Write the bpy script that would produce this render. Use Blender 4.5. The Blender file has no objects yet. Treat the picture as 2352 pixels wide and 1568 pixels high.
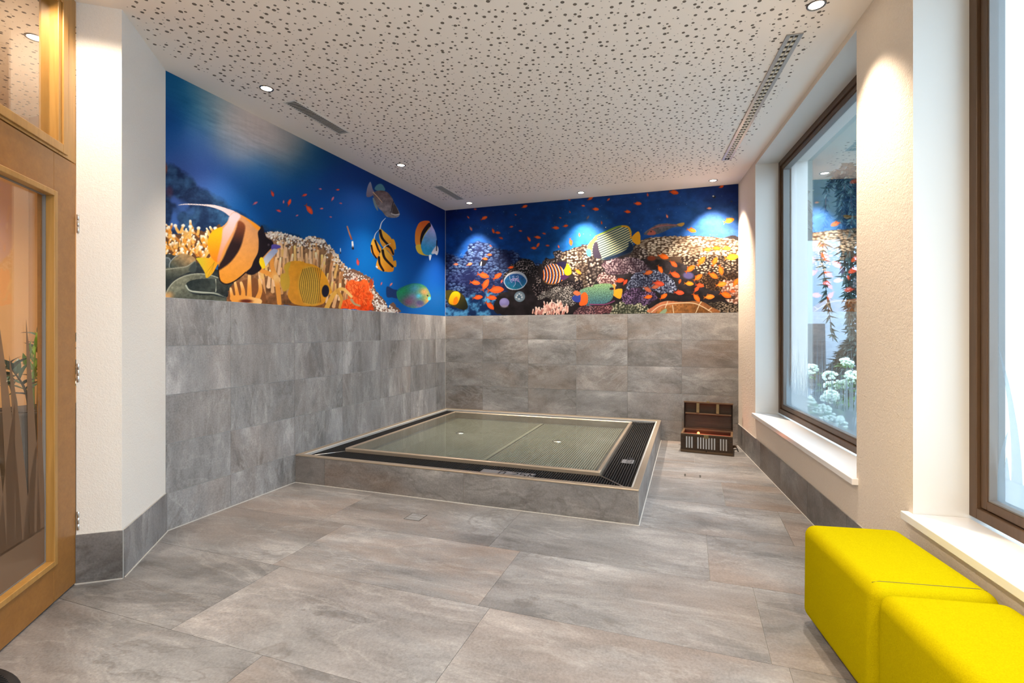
import bpy, bmesh, math, random
import numpy as np
from mathutils import Vector, Matrix

# ------------------------------------------------------------------ camera, world, exposure
SC = bpy.context.scene
COL = SC.collection
CAM_H = 1.246
cam_d = bpy.data.cameras.new('camera')
cam_d.sensor_width = 36.0
cam_d.lens = 36.0 * 1145.0 / 2352.0
cam_d.shift_y = (763.4 - 784.0) / 2352.0
cam_d.clip_start = 0.02
cam = bpy.data.objects.new('camera', cam_d)
COL.objects.link(cam)
cam.location = (0, 0, CAM_H)
cam.rotation_euler = (math.radians(90), 0, math.radians(19.55))
SC.camera = cam

world = bpy.data.worlds.new('overcast_sky')
SC.world = world
world.use_nodes = True
WB = world.node_tree.nodes['Background']
WB.inputs['Color'].default_value = (0.66, 0.83, 1.0, 1)
WB.inputs['Strength'].default_value = 3.0

SC.view_settings.view_transform = 'Standard'
SC.view_settings.look = 'None'
SC.view_settings.exposure = 1.40
SC.view_settings.gamma = 1.0
SC.view_settings.use_curve_mapping = False
SC.cycles.use_denoising = True
SC.cycles.use_adaptive_sampling = True
SC.cycles.adaptive_threshold = 0.02
SC.cycles.max_bounces = 8
SC.cycles.diffuse_bounces = 5
SC.cycles.glossy_bounces = 4
SC.cycles.transmission_bounces = 6
SC.cycles.transparent_max_bounces = 12
SC.cycles.caustics_reflective = False
SC.cycles.caustics_refractive = False
SC.cycles.sample_clamp_indirect = 6.0

LAMP_W = 60.0          # watts of one ceiling downlight
LAMP_COL = (1.0, 0.83, 0.66)

# ------------------------------------------------------------------ helpers
OFF = {}               # object name -> world position of its origin

def tag(o, label=None, cat=None, group=None, kind=None):
    if label: o['label'] = label
    if cat: o['category'] = cat
    if group: o['group'] = group
    if kind: o['kind'] = kind
    return o

def thing(name, label, cat, loc=(0, 0, 0), group=None):
    o = bpy.data.objects.new(name, None)
    o.empty_display_size = 0.1
    COL.objects.link(o)
    o.location = loc
    OFF[o.name] = Vector(loc)
    return tag(o, label, cat, group)

class MB:
    """collects polygons in world coordinates and links them as one mesh object"""
    def __init__(self):
        self.v = []; self.f = []; self.m = []; self.s = []
    def face(self, pts, mi=0, smooth=False):
        b = len(self.v)
        self.v += [tuple(p) for p in pts]
        self.f.append(tuple(range(b, b + len(pts)))); self.m.append(mi); self.s.append(smooth)
    def raw(self, vs, fs, mi=0, smooth=False):
        b = len(self.v)
        self.v += [tuple(p) for p in vs]
        for f in fs:
            self.f.append(tuple(i + b for i in f)); self.m.append(mi); self.s.append(smooth)
    def hexa(self, p, mi=0):
        """p: 8 corners, bottom loop then top loop; mi: index or six indices (bottom, top, four sides)"""
        fs = [(3, 2, 1, 0), (4, 5, 6, 7), (0, 1, 5, 4), (1, 2, 6, 5), (2, 3, 7, 6), (3, 0, 4, 7)]
        mm = [mi] * 6 if isinstance(mi, int) else mi
        b = len(self.v); self.v += [tuple(q) for q in p]
        for f, k in zip(fs, mm):
            self.f.append(tuple(i + b for i in f)); self.m.append(k); self.s.append(False)
    def box(self, a, b, mi=0):
        x0, y0, z0 = a; x1, y1, z1 = b
        self.hexa([(x0, y0, z0), (x1, y0, z0), (x1, y1, z0), (x0, y1, z0), (x0, y0, z1), (x1, y0, z1), (x1, y1, z1), (x0, y1, z1)], mi)
    def obox(self, o, ux, uy, uz, mi=0):
        o, ux, uy, uz = Vector(o), Vector(ux), Vector(uy), Vector(uz)
        self.hexa([o, o + ux, o + ux + uy, o + uy, o + uz, o + ux + uz, o + ux + uy + uz, o + uy + uz], mi)
    def prism(self, poly, z0, z1, mi=0):
        n = len(poly); vs = [(x, y, z0) for x, y in poly] + [(x, y, z1) for x, y in poly]
        fs = [tuple(range(n - 1, -1, -1)), tuple(range(n, 2 * n))] + [(i, (i + 1) % n, n + (i + 1) % n, n + i) for i in range(n)]
        self.raw(vs, fs, mi)
    def tube(self, pts, r, seg=10, mi=0, cap=True):
        pts = [Vector(p) for p in pts]; n = len(pts)
        rr = r if isinstance(r, (list, tuple)) else [r] * n
        vs = []; prev = None
        for i, p in enumerate(pts):
            t = (pts[min(i + 1, n - 1)] - pts[max(i - 1, 0)]).normalized()
            if prev is None:
                a = Vector((0, 0, 1)) if abs(t.z) < .9 else Vector((1, 0, 0))
                u = t.cross(a).normalized()
            else:
                u = (prev - t * prev.dot(t)).normalized()
            prev = u; w = t.cross(u)
            for k in range(seg):
                an = 2 * math.pi * k / seg
                vs.append(p + (u * math.cos(an) + w * math.sin(an)) * rr[i])
        fs = [(i * seg + k, i * seg + (k + 1) % seg, (i + 1) * seg + (k + 1) % seg, (i + 1) * seg + k) for i in range(n - 1) for k in range(seg)]
        if cap:
            fs += [tuple(range(seg - 1, -1, -1)), tuple(range((n - 1) * seg, n * seg))]
        self.raw(vs, fs, mi, True)
    def lathe(self, c, prof, seg=32, mi=0):
        """prof: (radius, z) list about a vertical axis through c"""
        c = Vector(c); vs = []; n = len(prof)
        for r, z in prof:
            for k in range(seg):
                an = 2 * math.pi * k / seg
                vs.append((c.x + r * math.cos(an), c.y + r * math.sin(an), c.z + z))
        fs = [(i * seg + k, i * seg + (k + 1) % seg, (i + 1) * seg + (k + 1) % seg, (i + 1) * seg + k) for i in range(n - 1) for k in range(seg)]
        self.raw(vs, fs, mi, True)
    def ball(self, c, r, mi=0, seg=12, rings=8):
        c = Vector(c); rx, ry, rz = r if isinstance(r, (tuple, list)) else (r, r, r)
        vs = [(c.x, c.y, c.z - rz)]
        for i in range(1, rings):
            th = math.pi * i / rings - math.pi / 2
            for k in range(seg):
                an = 2 * math.pi * k / seg
                vs.append((c.x + rx * math.cos(th) * math.cos(an), c.y + ry * math.cos(th) * math.sin(an), c.z + rz * math.sin(th)))
        vs.append((c.x, c.y, c.z + rz)); L = len(vs) - 1
        fs = [(0, 1 + (k + 1) % seg, 1 + k) for k in range(seg)]
        for i in range(rings - 2):
            a = 1 + i * seg
            fs += [(a + k, a + (k + 1) % seg, a + seg + (k + 1) % seg, a + seg + k) for k in range(seg)]
        a = 1 + (rings - 2) * seg
        fs += [(a + k, a + (k + 1) % seg, L) for k in range(seg)]
        self.raw(vs, fs, mi, True)
    def build(self, name, mats, parent=None, bevel=0, seg=2, attr=None):
        mats = mats if isinstance(mats, (list, tuple)) else [mats]
        off = OFF[parent.name] if parent is not None else Vector((0, 0, 0))
        me = bpy.data.meshes.new(name)
        me.from_pydata([(x - off.x, y - off.y, z - off.z) for x, y, z in self.v], [], self.f)
        for m in mats: me.materials.append(m)
        me.polygons.foreach_set('material_index', self.m)
        me.polygons.foreach_set('use_smooth', self.s)
        if attr is not None:
            a = me.attributes.new('rnd', 'FLOAT_COLOR', 'POINT')
            a.data.foreach_set('color', np.asarray(attr, dtype=np.float32).ravel())
        me.update()
        o = bpy.data.objects.new(name, me)
        COL.objects.link(o)
        OFF[o.name] = off.copy()
        if parent is not None: o.parent = parent
        if bevel:
            md = o.modifiers.new('soft_edges', 'BEVEL'); md.width = bevel; md.segments = seg; md.limit_method = 'ANGLE'
            md.angle_limit = math.radians(40)
        return o

def struct(o, label=None, cat=None):
    return tag(o, label, cat, kind='structure')

def copy_tree(o, parent=None):
    c = o.copy(); COL.objects.link(c)
    if parent is not None: c.parent = parent
    OFF[c.name] = OFF.get(o.name, Vector((0, 0, 0))).copy()
    for ch in list(o.children): copy_tree(ch, c)
    return c

# ------------------------------------------------------------------ materials
class NT:
    def __init__(self, name):
        self.m = bpy.data.materials.new(name); self.m.use_nodes = True
        self.t = self.m.node_tree; self.t.nodes.clear()
        self.out = self.t.nodes.new('ShaderNodeOutputMaterial')
    def n(self, kind, **kw):
        x = self.t.nodes.new('ShaderNode' + kind)
        for k, v in kw.items():
            if k in ('inputs',):
                for i, val in v.items(): self.put(x, i, val)
            else: setattr(x, k, v)
        return x
    def put(self, x, i, val):
        if isinstance(val, bpy.types.NodeSocket): self.t.links.new(val, x.inputs[i])
        else: x.inputs[i].default_value = val
    def math(self, op, a, b=0.0, c=None, clamp=False):
        x = self.n('Math', operation=op, use_clamp=clamp); self.put(x, 0, a); self.put(x, 1, b)
        if c is not None: self.put(x, 2, c)
        return x.outputs[0]
    def vmath(self, op, a, b=(0, 0, 0)):
        x = self.n('VectorMath', operation=op); self.put(x, 0, a); self.put(x, 1, b); return x.outputs[0]
    def mix(self, f, a, b, blend='MIX'):
        x = self.n('Mix', data_type='RGBA', blend_type=blend); self.put(x, 0, f); self.put(x, 6, a); self.put(x, 7, b); return x.outputs[2]
    def ramp(self, f, stops, interp='LINEAR'):
        x = self.n('ValToRGB'); r = x.color_ramp; r.interpolation = interp
        while len(r.elements) > 1: r.elements.remove(r.elements[-1])
        for i, (p, c) in enumerate(stops):
            c = c if isinstance(c, (tuple, list)) else (c, c, c)
            e = r.elements[0] if i == 0 else r.elements.new(p)
            e.position = p; e.color = (*c[:3], 1)
        self.put(x, 0, f); return x.outputs[0]
    def coord(self): return self.n('TexCoord').outputs['Object']
    def mapping(self, v, scale=(1, 1, 1), rot=(0, 0, 0), loc=(0, 0, 0)):
        x = self.n('Mapping'); self.put(x, 0, v); x.inputs['Scale'].default_value = scale
        x.inputs['Rotation'].default_value = rot; x.inputs['Location'].default_value = loc; return x.outputs[0]
    def noise(self, v, scale, detail=4, rough=.55, dist=0.0):
        x = self.n('TexNoise'); self.put(x, 'Vector', v); x.inputs['Scale'].default_value = scale
        x.inputs['Detail'].default_value = detail; x.inputs['Roughness'].default_value = rough; x.inputs['Distortion'].default_value = dist
        return x.outputs['Fac']
    def bump(self, h, strength=.3, dist=.01):
        x = self.n('Bump'); self.put(x, 'Height', h); x.inputs['Strength'].default_value = strength; x.inputs['Distance'].default_value = dist
        return x.outputs[0]
    def bsdf(self, color, rough=.5, metal=0.0, spec=.5, normal=None, **kw):
        x = self.n('BsdfPrincipled'); self.put(x, 'Base Color', color if not isinstance(color, tuple) else (*color[:3], 1))
        self.put(x, 'Roughness', rough); self.put(x, 'Metallic', metal); self.put(x, 'Specular IOR Level', spec)
        if normal is not None: self.put(x, 'Normal', normal)
        for k, v in kw.items(): self.put(x, k, v)
        self.t.links.new(x.outputs[0], self.out.inputs[0]); return x
    def surf(self, s): self.t.links.new(s, self.out.inputs[0])

def plain(name, color, rough=.5, metal=0.0, spec=.5, bump=0, bscale=200, var=0.0, vscale=6.0, **kw):
    N = NT(name); c = N.coord(); col = (*color, 1)
    if var:
        f = N.noise(c, vscale, 5, .6)
        col = N.mix(f, tuple(x * (1 - var) for x in color) + (1,), tuple(min(1, x * (1 + var)) for x in color) + (1,))
    nrm = N.bump(N.noise(c, bscale, 3, .6), bump, .004) if bump else None
    b = N.bsdf(col, rough, metal, spec, nrm)
    for k, v in kw.items(): N.put(b, k, v)
    return N.m

def stone(name, rot, stretch, tone=1.0, brown=.5, cool=0.0, rough=.42):
    """quartzite-look porcelain: every tile reads its own shift from the attribute rnd"""
    N = NT(name); c = N.coord()
    at = N.n('Attribute', attribute_name='rnd'); rn = at.outputs['Color']
    v0 = N.vmath('ADD', c, N.vmath('MULTIPLY', rn, (9.0, 11.0, 7.0)))
    v = N.mapping(v0, stretch, rot)
    n1 = N.noise(v, 1.7, 9, .66, .35)
    n2 = N.noise(v0, 95, 3, .7)
    n3 = N.noise(v, .9, 5, .6, .7)
    n4 = N.noise(v, 1.3, 6, .62, .9)
    n5 = N.noise(v, 4.5, 8, .7, .5)
    base = N.ramp(n1, [(.34, (.150 * tone, .142 * tone, .134 * tone)), (.46, (.255 * tone, .245 * tone, .238 * tone)),
                       (.56, (.315 * tone, .305 * tone, .298 * tone)), (.66, (.47 * tone, .455 * tone, .44 * tone))])
    br = N.ramp(n3, [(.44, 0.0), (.60, 1.0)])
    sp = N.n('SeparateColor'); N.put(sp, 0, rn)
    amt = N.math('MULTIPLY', N.math('MULTIPLY', br, N.math('ADD', .25, sp.outputs[0])), brown)
    col = N.mix(amt, base, (.30 * tone, .205 * tone, .145 * tone, 1))
    if cool: col = N.mix(cool, col, (.25 * tone, .275 * tone, .31 * tone, 1))
    vein = N.ramp(N.math('ABSOLUTE', N.math('SUBTRACT', n4, .5)), [(0.0, 1.0), (.022, 0.0)])
    col = N.mix(N.math('MULTIPLY', vein, .26), col, (.50 * tone, .485 * tone, .465 * tone, 1))
    vein2 = N.ramp(N.math('ABSOLUTE', N.math('SUBTRACT', n3, .43)), [(0.0, 1.0), (.012, 0.0)])
    col = N.mix(N.math('MULTIPLY', vein2, .40), col, (.13 * tone, .11 * tone, .095 * tone, 1))
    g = N.math('ADD', N.math('MULTIPLY', N.math('SUBTRACT', n2, .5), .85), N.math('MULTIPLY', N.math('SUBTRACT', n5, .5), 1.0))
    col = N.mix(1.0, col, N.ramp(N.math('ADD', .5, g, clamp=True), [(0.0, .45), (.5, 1.0), (1.0, 1.55)]), 'MULTIPLY')
    tv = N.math('ADD', .90, N.math('MULTIPLY', sp.outputs[1], .20))
    hs = N.n('HueSaturation'); N.put(hs, 'Color', col); N.put(hs, 'Value', tv); col = hs.outputs[0]
    h = N.math('ADD', n1, N.math('MULTIPLY', n5, .5)); h = N.math('ADD', h, N.math('MULTIPLY', n2, .15))
    N.bsdf(col, rough, 0, .45, N.bump(h, .35, .006))
    return N.m

def wood(name, c1, c2, axis='z', rough=.4, scale=1.0):
    N = NT(name); c = N.coord()
    st = {'x': (1.2, 22, 22), 'y': (22, 1.2, 22), 'z': (22, 22, 1.2)}[axis]
    v = N.mapping(c, tuple(s * scale for s in st))
    a = N.noise(v, 1.0, 6, .65, .5); b = N.noise(v, 3.2, 3, .6, .2)
    k = N.noise(c, 1.6, 3, .5, .8)
    f = N.math('ADD', N.math('MULTIPLY', a, .65), N.math('MULTIPLY', b, .35))
    col = N.ramp(f, [(.33, c1), (.66, c2)])
    col = N.mix(N.math('MULTIPLY', k, .35), col, tuple(x * .72 for x in c1) + (1,))
    N.bsdf(col, rough, 0, .4, N.bump(f, .15, .002))
    return N.m

def glow(name, color, strength):
    N = NT(name); e = N.n('Emission'); N.put(e, 0, (*color, 1)); N.put(e, 1, strength); N.surf(e.outputs[0]); return N.m

def clear_pane(name, tint=(1, 1, 1), rough=0.0, boost=1.0, ior=1.5):
    N = NT(name)
    t = N.n('BsdfTransparent'); N.put(t, 0, (*tint, 1))
    g = N.n('BsdfGlossy'); N.put(g, 'Roughness', rough); N.put(g, 'Color', (1, 1, 1, 1))
    ge = N.n('NewGeometry'); dt = N.n('VectorMath', operation='DOT_PRODUCT'); N.put(dt, 0, ge.outputs['Normal']); N.put(dt, 1, ge.outputs['Incoming'])
    f0 = ((ior - 1) / (ior + 1)) ** 2
    k = N.math('POWER', N.math('SUBTRACT', 1.0, N.math('ABSOLUTE', dt.outputs['Value']), clamp=True), 5.0)
    fr = N.math('MULTIPLY', N.math('ADD', f0, N.math('MULTIPLY', k, 1 - f0)), boost, clamp=True)
    mx = N.n('MixShader'); N.put(mx, 0, fr); N.put(mx, 1, t.outputs[0]); N.put(mx, 2, g.outputs[0])
    N.surf(mx.outputs[0]); return N.m

def film(name, color, clear=.35):
    """etched film on glass: scatters light through and back"""
    N = NT(name)
    d = N.n('BsdfDiffuse'); N.put(d, 0, (*color, 1))
    tr = N.n('BsdfTranslucent'); N.put(tr, 0, (*color, 1))
    tp = N.n('BsdfTransparent')
    m1 = N.n('MixShader'); N.put(m1, 0, .6); N.put(m1, 1, d.outputs[0]); N.put(m1, 2, tr.outputs[0])
    m2 = N.n('MixShader'); N.put(m2, 0, clear); N.put(m2, 1, m1.outputs[0]); N.put(m2, 2, tp.outputs[0])
    N.surf(m2.outputs[0]); return N.m

def plaster(name, color, grain=120, strength=.5):
    N = NT(name); c = N.coord()
    n = N.noise(c, grain, 5, .65, .4); n2 = N.noise(c, grain * .35, 3, .6)
    h = N.math('ADD', n, N.math('MULTIPLY', n2, .6))
    col = N.mix(n, tuple(x * .93 for x in color) + (1,), tuple(min(1, x * 1.05) for x in color) + (1,))
    N.bsdf(col, .85, 0, .2, N.bump(h, strength, .006)); return N.m

M = {}
M['grout'] = plain('tile_grout', (.42, .41, .39), .8)
M['silicone'] = plain('pale_silicone_joint', (.50, .48, .45), .6)
M['stone_left'] = stone('stone_tile_upright', (0, .35, .25), (1.9, 1.9, .62), .93, .30, .15)
M['stone_back'] = stone('stone_tile_slanting', (.2, .75, .1), (.75, 1.0, 1.6), 1.01, .42)
M['stone_floor'] = stone('stone_tile_floor', (0, 0, .22), (.62, 1.7, 1.0), .79, .60, 0.18, .38)
M['stone_kerb'] = stone('stone_tile_kerb', (0, .9, .2), (.7, 1.0, 1.6), .60, .5)
M['plaster_white'] = plaster('rough_white_plaster', (.83, .80, .74), 130, .4)
M['plaster_beige'] = plaster('rough_cream_plaster', (.80, .70, .585), 95, .75)
M['paint_white'] = plain('smooth_white_paint', (.68, .665, .625), .6, 0, .3)
M['plaster_out'] = plaster('outdoor_render', (.50, .53, .56), 110, .6)
M['facade'] = plaster('pale_facade_render', (.36, .43, .50), 60, .5)
M['hall_wall'] = plain('warm_tan_hall_paint', (.62, .40, .19), .7, 0, .2, var=.12, vscale=1.1)
M['sill'] = plain('white_sill_laminate', (.84, .82, .80), .25, 0, .5)
M['brown_frame'] = wood('brown_window_timber', (.075, .040, .020), (.125, .068, .034), 'z', .4)
M['oak'] = wood('oak_upright_grain', (.36, .18, .040), (.50, .27, .075), 'z', .38)
M['oak_h'] = wood('oak_level_grain', (.275, .115, .024), (.375, .170, .040), 'x', .38)
M['gasket'] = plain('grey_rubber_gasket', (.20, .19, .18), .5)
M['steel'] = plain('brushed_steel', (.60, .57, .53), .28, 1.0, bump=.05, bscale=300)
M['bronze'] = plain('warm_metal_edge', (.50, .415, .32), .36, .75)
M['rib_steel'] = plain('ribbed_steel_floor', (.33, .31, .245), .4, .4)
M['rib_dark'] = plain('dark_gap_under_ribs', (.045, .042, .033), .7)
M['grate'] = plain('black_plastic_grating', (.009, .009, .0095), .55, 0, .3)
M['sign_grey'] = plain('grey_sign_plate', (.17, .165, .17), .45)
M['sign_text'] = plain('dark_sign_lettering', (.03, .03, .035), .5)
M['basin_side'] = plain('dark_basin_side', (.10, .098, .088), .3, .3)  # dark reflection in the steel side, set as a base colour
M['water'] = clear_pane('still_water', (.90, .965, .94), 0.0, 1.0, 1.33)
M['glass'] = clear_pane('window_glass', (.93, .97, .98), 0.0, 1.8, 1.5)
M['door_glass'] = clear_pane('door_glass', (.97, .97, .96), 0.0, .8, 1.5)
M['film'] = film('frosted_window_film', (.33, .38, .41), .42)
M['film_door'] = film('frosted_door_film', (.24, .175, .125), .10)
M['lens'] = glow('lit_lamp_lens', (1.0, .86, .68), 9.0)
M['chrome'] = plain('dark_chrome_ring', (.22, .20, .18), .25, 1.0)
M['vent_white'] = plain('vent_white_enamel', (.66, .63, .58), .45)
M['vent_dark'] = plain('vent_dark_void', (.05, .045, .035), .8)
M['slot_grey'] = plain('grey_anodised_slot', (.42, .41, .40), .35, .6)
M['slot_cream'] = plain('cream_slot_vane', (.72, .66, .52), .45)
M['yellow'] = None
N = NT('yellow_wool_felt'); c = N.coord()
f1 = N.noise(c, 300, 4, .75); f2 = N.noise(c, 60, 4, .6)
colr = N.mix(f1, (.26, .21, .001, 1), (.56, .455, .003, 1))
N.bsdf(colr, 1.0, 0, .0, N.bump(N.math('ADD', f1, f2), .6, .003), **{'Sheen Weight': .0, 'Sheen Roughness': .5})
M['yellow'] = N.m
M['thread'] = plain('dark_olive_thread', (.12, .10, .004), .8)
M['black'] = plain('matt_black_plastic', (.012, .012, .014), .5)
M['mat'] = plain('black_ribbed_rubber', (.014, .016, .019), .45)
M['chest'] = wood('dark_chest_wood', (.026, .012, .0045), (.062, .031, .012), 'x', .5)
M['chest_edge'] = wood('worn_chest_edge', (.085, .046, .019), (.16, .092, .045), 'x', .5)
M['strap'] = plain('old_brass_strap', (.20, .155, .075), .5, .6, var=.3, vscale=40)
M['stripe'] = plain('pale_painted_stripe', (.50, .49, .48), .5)
M['ember'] = glow('orange_lamp_bulb', (1.0, .16, .03), 6.0)
M['red_cloth'] = plain('red_chest_lining', (.35, .03, .015), .8)
M['leaf'] = plain('glossy_dark_leaf', (.028, .075, .045), .25, 0, .6, var=.3, vscale=14)
M['leaf_new'] = plain('fresh_green_leaf', (.16, .36, .03), .35, 0, .5, var=.25, vscale=14)
M['stem'] = plain('brown_green_stem', (.10, .09, .045), .5)
M['pot'] = plain('black_planter', (.018, .020, .022), .35)
M['soil'] = plain('dark_soil', (.03, .02, .014), .9)
M['conifer'] = plain('blue_green_needles', (.035, .07, .06), .6, var=.4, vscale=9)
M['bark'] = plain('dark_bark', (.055, .042, .034), .8, bump=.6, bscale=30)
M['bush'] = plain('hydrangea_leaf', (.10, .24, .055), .5, var=.35, vscale=12)
M['bloom'] = plain('white_green_bloom', (.74, .84, .70), .7, var=.15, vscale=20)
M['lounge'] = plain('dark_grey_fabric', (.06, .075, .085), .7)
M['paving'] = plain('grey_paving', (.32, .33, .33), .8, var=.2, vscale=3)

# ------------------------------------------------------------------ dimensions of the room (metres; x along the back wall, y towards it)
XL, YB, ZC, ZT = -3.085, 6.014, 2.885, 1.466      # left wall, back wall, ceiling, top of the wall tiles
ANG = math.radians(6.3)
RN = Vector((math.cos(ANG), math.sin(ANG), 0)); RD = Vector((-math.sin(ANG), math.cos(ANG), 0))
RP = Vector((0.513, 6.014, 0))
def RW(t, d, z):
    """point by the right wall: t along it, d outwards through it, z up"""
    p = RP + RD * t + RN * d
    return Vector((p.x, p.y, z))
DD = Vector((.6053, -.7960, 0)); DN = Vector((-.7960, -.6053, 0))   # along the slanting entry wall, away from the room
PA = Vector((-3.085, 2.213, 0)); PB = Vector((-2.714, 1.722, 0)); PC = PB + DN * .19
rng = random.Random(7)

class TB(MB):
    """tiles: every tile keeps one random colour in the attribute rnd"""
    def __init__(self): super().__init__(); self.a = []
    def fill(self, val=(0.5, 0.5, 0.5)):
        self.a += [(*val, 1)] * (len(self.v) - len(self.a))
    def tile(self, poly, nrm, th, mi):
        n = Vector(nrm); k = len(poly)
        top = [Vector(p) + n * th for p in poly]
        self.fill()
        self.raw(list(map(Vector, poly)) + top, [tuple(range(k, 2 * k))] + [(i, (i + 1) % k, k + (i + 1) % k, k + i) for i in range(k)], mi)
        self.fill((rng.random(), rng.random(), rng.random()))
    def grid(self, o, u, v, us, vs, nrm, th, mi, gap=.0015):
        o, u, v = Vector(o), Vector(u), Vector(v)
        for j in range(len(vs) - 1):
            for i in range(len(us) - 1):
                a, b, c, d = us[i] + gap, us[i + 1] - gap, vs[j] + gap, vs[j + 1] - gap
                self.tile([o + u * a + v * c, o + u * b + v * c, o + u * b + v * d, o + u * a + v * d], nrm, th, mi)

def clip(poly, a, nrm):
    """keeps the part of a flat polygon on the side of a that nrm points away from"""
    out = []; n = len(poly)
    for i in range(n):
        p, q = Vector(poly[i]), Vector(poly[(i + 1) % n])
        dp, dq = (p - a).dot(nrm), (q - a).dot(nrm)
        if dp <= 0: out.append(p)
        if dp * dq < 0: out.append(p + (q - p) * (dp / (dp - dq)))
    return out

TG = .0035
# floor ------------------------------------------------------------
fl = TB()
corn = [Vector((-4.9, -2.7, 0)), RW(-8.76, .45, 0), RW(.2, .45, 0), Vector((-4.9, 6.2, 0))]
fl.prism([(p.x, p.y) for p in corn], -.2, -TG, 1); fl.fill()
shift = {0: -.907, 1: -1.10, 2: -.62, 3: -.95, 4: -.5, 5: -1.15, 6: -.3, -1: -.85, -2: -.35, -3: -.95, -4: -.6, -5: -1.1, -6: -.3, -7: -.9, -8: -.5}
for k in range(-8, 7):
    y0 = 2.092 + .6 * k
    for j in range(-4, 4):
        x0 = shift[k] + 1.2 * j
        g = .001
        P = [Vector((x0 + g, y0 + g, -TG)), Vector((x0 + 1.2 - g, y0 + g, -TG)), Vector((x0 + 1.2 - g, y0 + .6 - g, -TG)), Vector((x0 + g, y0 + .6 - g, -TG))]
        P = clip(P, RW(0, .2, 0), RN); P = clip(P, Vector((-4.9, 0, 0)), Vector((-1, 0, 0))) if P else P
        P = clip(P, Vector((0, 6.1, 0)), Vector((0, 1, 0))) if P else P
        if len(P) > 2: fl.tile(P, (0, 0, 1), TG, 0)
fl.fill()
struct(fl.build('floor', [M['stone_floor'], M['grout']], attr=fl.a), 'grey and brown stone tile floor in long running slabs', 'floor')

# ceiling ----------------------------------------------------------
N = NT('perforated_plasterboard'); c = N.coord()
xyz = N.n('SeparateXYZ'); N.put(xyz, 0, c); X_, Y_ = xyz.outputs[0], xyz.outputs[1]
c2 = N.n('CombineXYZ'); N.put(c2, 0, X_); N.put(c2, 1, Y_)
def dots(cell, rmax, rmin, keep, off):
    vo = N.n('TexVoronoi', voronoi_dimensions='2D', feature='F1'); N.put(vo, 'Vector', N.vmath('ADD', c2.outputs[0], off))
    vo.inputs['Scale'].default_value = 1.0 / cell; vo.inputs['Randomness'].default_value = .86
    sc = N.n('SeparateColor'); N.put(sc, 0, vo.outputs['Color'])
    r = N.math('ADD', rmin / cell, N.math('MULTIPLY', sc.outputs[0], (rmax - rmin) / cell))
    on = N.math('LESS_THAN', vo.outputs['Distance'], r)
    return N.math('MULTIPLY', on, N.math('LESS_THAN', sc.outputs[1], keep))
hole = N.math('MAXIMUM', dots(.058, .0106, .0060, .93, (0, 0, 0)), N.math('MULTIPLY', dots(.056, .0042, .0028, .9, (3.31, 1.77, 0)), .6))
def side(ax, ay, off):      # 1 where ax*x + ay*y < off
    return N.math('LESS_THAN', N.math('ADD', N.math('MULTIPLY', X_, ax), N.math('MULTIPLY', Y_, ay)), off)
m_ = N.math('MULTIPLY', side(-1, 0, 2.885), side(0, 1, 5.55))
m_ = N.math('MULTIPLY', m_, side(RN.x, RN.y, (RP.dot(RN)) - .165))
m_ = N.math('MULTIPLY', m_, side(DN.x, DN.y, PA.dot(DN) - .02))
hallm = side(1, 0, -3.35)
hallm = N.math('MAXIMUM', hallm, side(-DN.x, -DN.y, -PC.dot(DN) - .05))
hole = N.math('MULTIPLY', hole, N.math('MAXIMUM', m_, hallm))
col = N.mix(hole, (.90, .835, .755, 1), (.17, .145, .12, 1))
N.bsdf(col, .85, 0, .15, N.bump(N.math('SUBTRACT', 1.0, hole), .6, .01))
M['ceiling'] = N.m
M['hall_ceiling'] = N.m
cb = MB(); cb.prism([(p.x, p.y) for p in corn], ZC, ZC + .22, 0)
struct(cb.build('ceiling', M['ceiling']), 'off-white acoustic ceiling board with scattered round holes', 'ceiling')

# left wall, back wall --------------------------------------------
rows = [0, .234, .545, .853, 1.160, ZT]
wl = TB(); wl.box((XL - .17, 2.10, 0), (XL - TG, YB + .2, ZC), 1); wl.fill()
wl.face([(XL - TG + .0005, 2.2, 0), (XL - TG + .0005, YB, 0), (XL - TG + .0005, YB, ZT), (XL - TG + .0005, 2.2, ZT)], 2); wl.fill()
ys = [2.214, 2.684] + [2.684 + .611 * i for i in range(1, 6)] + [YB - .003]
wl.grid((XL - TG, 0, 0), (0, 1, 0), (0, 0, 1), ys, rows, (1, 0, 0), TG, 0); wl.fill()
wl.box((XL, 2.22, .0002), (XL + .005, 3.3, .005), 3); wl.fill()
struct(wl.build('wall_left', [M['stone_left'], M['plaster_white'], M['grout'], M['silicone']], attr=wl.a), 'left wall tiled in grey stone to chest height', 'wall')
wb = TB(); wb.box((XL - .17, YB + TG, 0), (1.0, YB + .2, ZC), 1); wb.fill()
wb.face([(XL, YB + TG - .0005, 0), (.53, YB + TG - .0005, 0), (.53, YB + TG - .0005, ZT), (XL, YB + TG - .0005, ZT)], 2); wb.fill()
xs = [XL + .003, -2.542, -1.920, -1.300, -.685, -.078, .53]
wb.grid((0, YB + TG, 0), (1, 0, 0), (0, 0, 1), xs, rows, (0, -1, 0), TG, 0); wb.fill()
struct(wb.build('wall_back', [M['stone_back'], M['plaster_white'], M['grout']], attr=wb.a), 'back wall tiled in brown-grey stone to chest height', 'wall')

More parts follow.
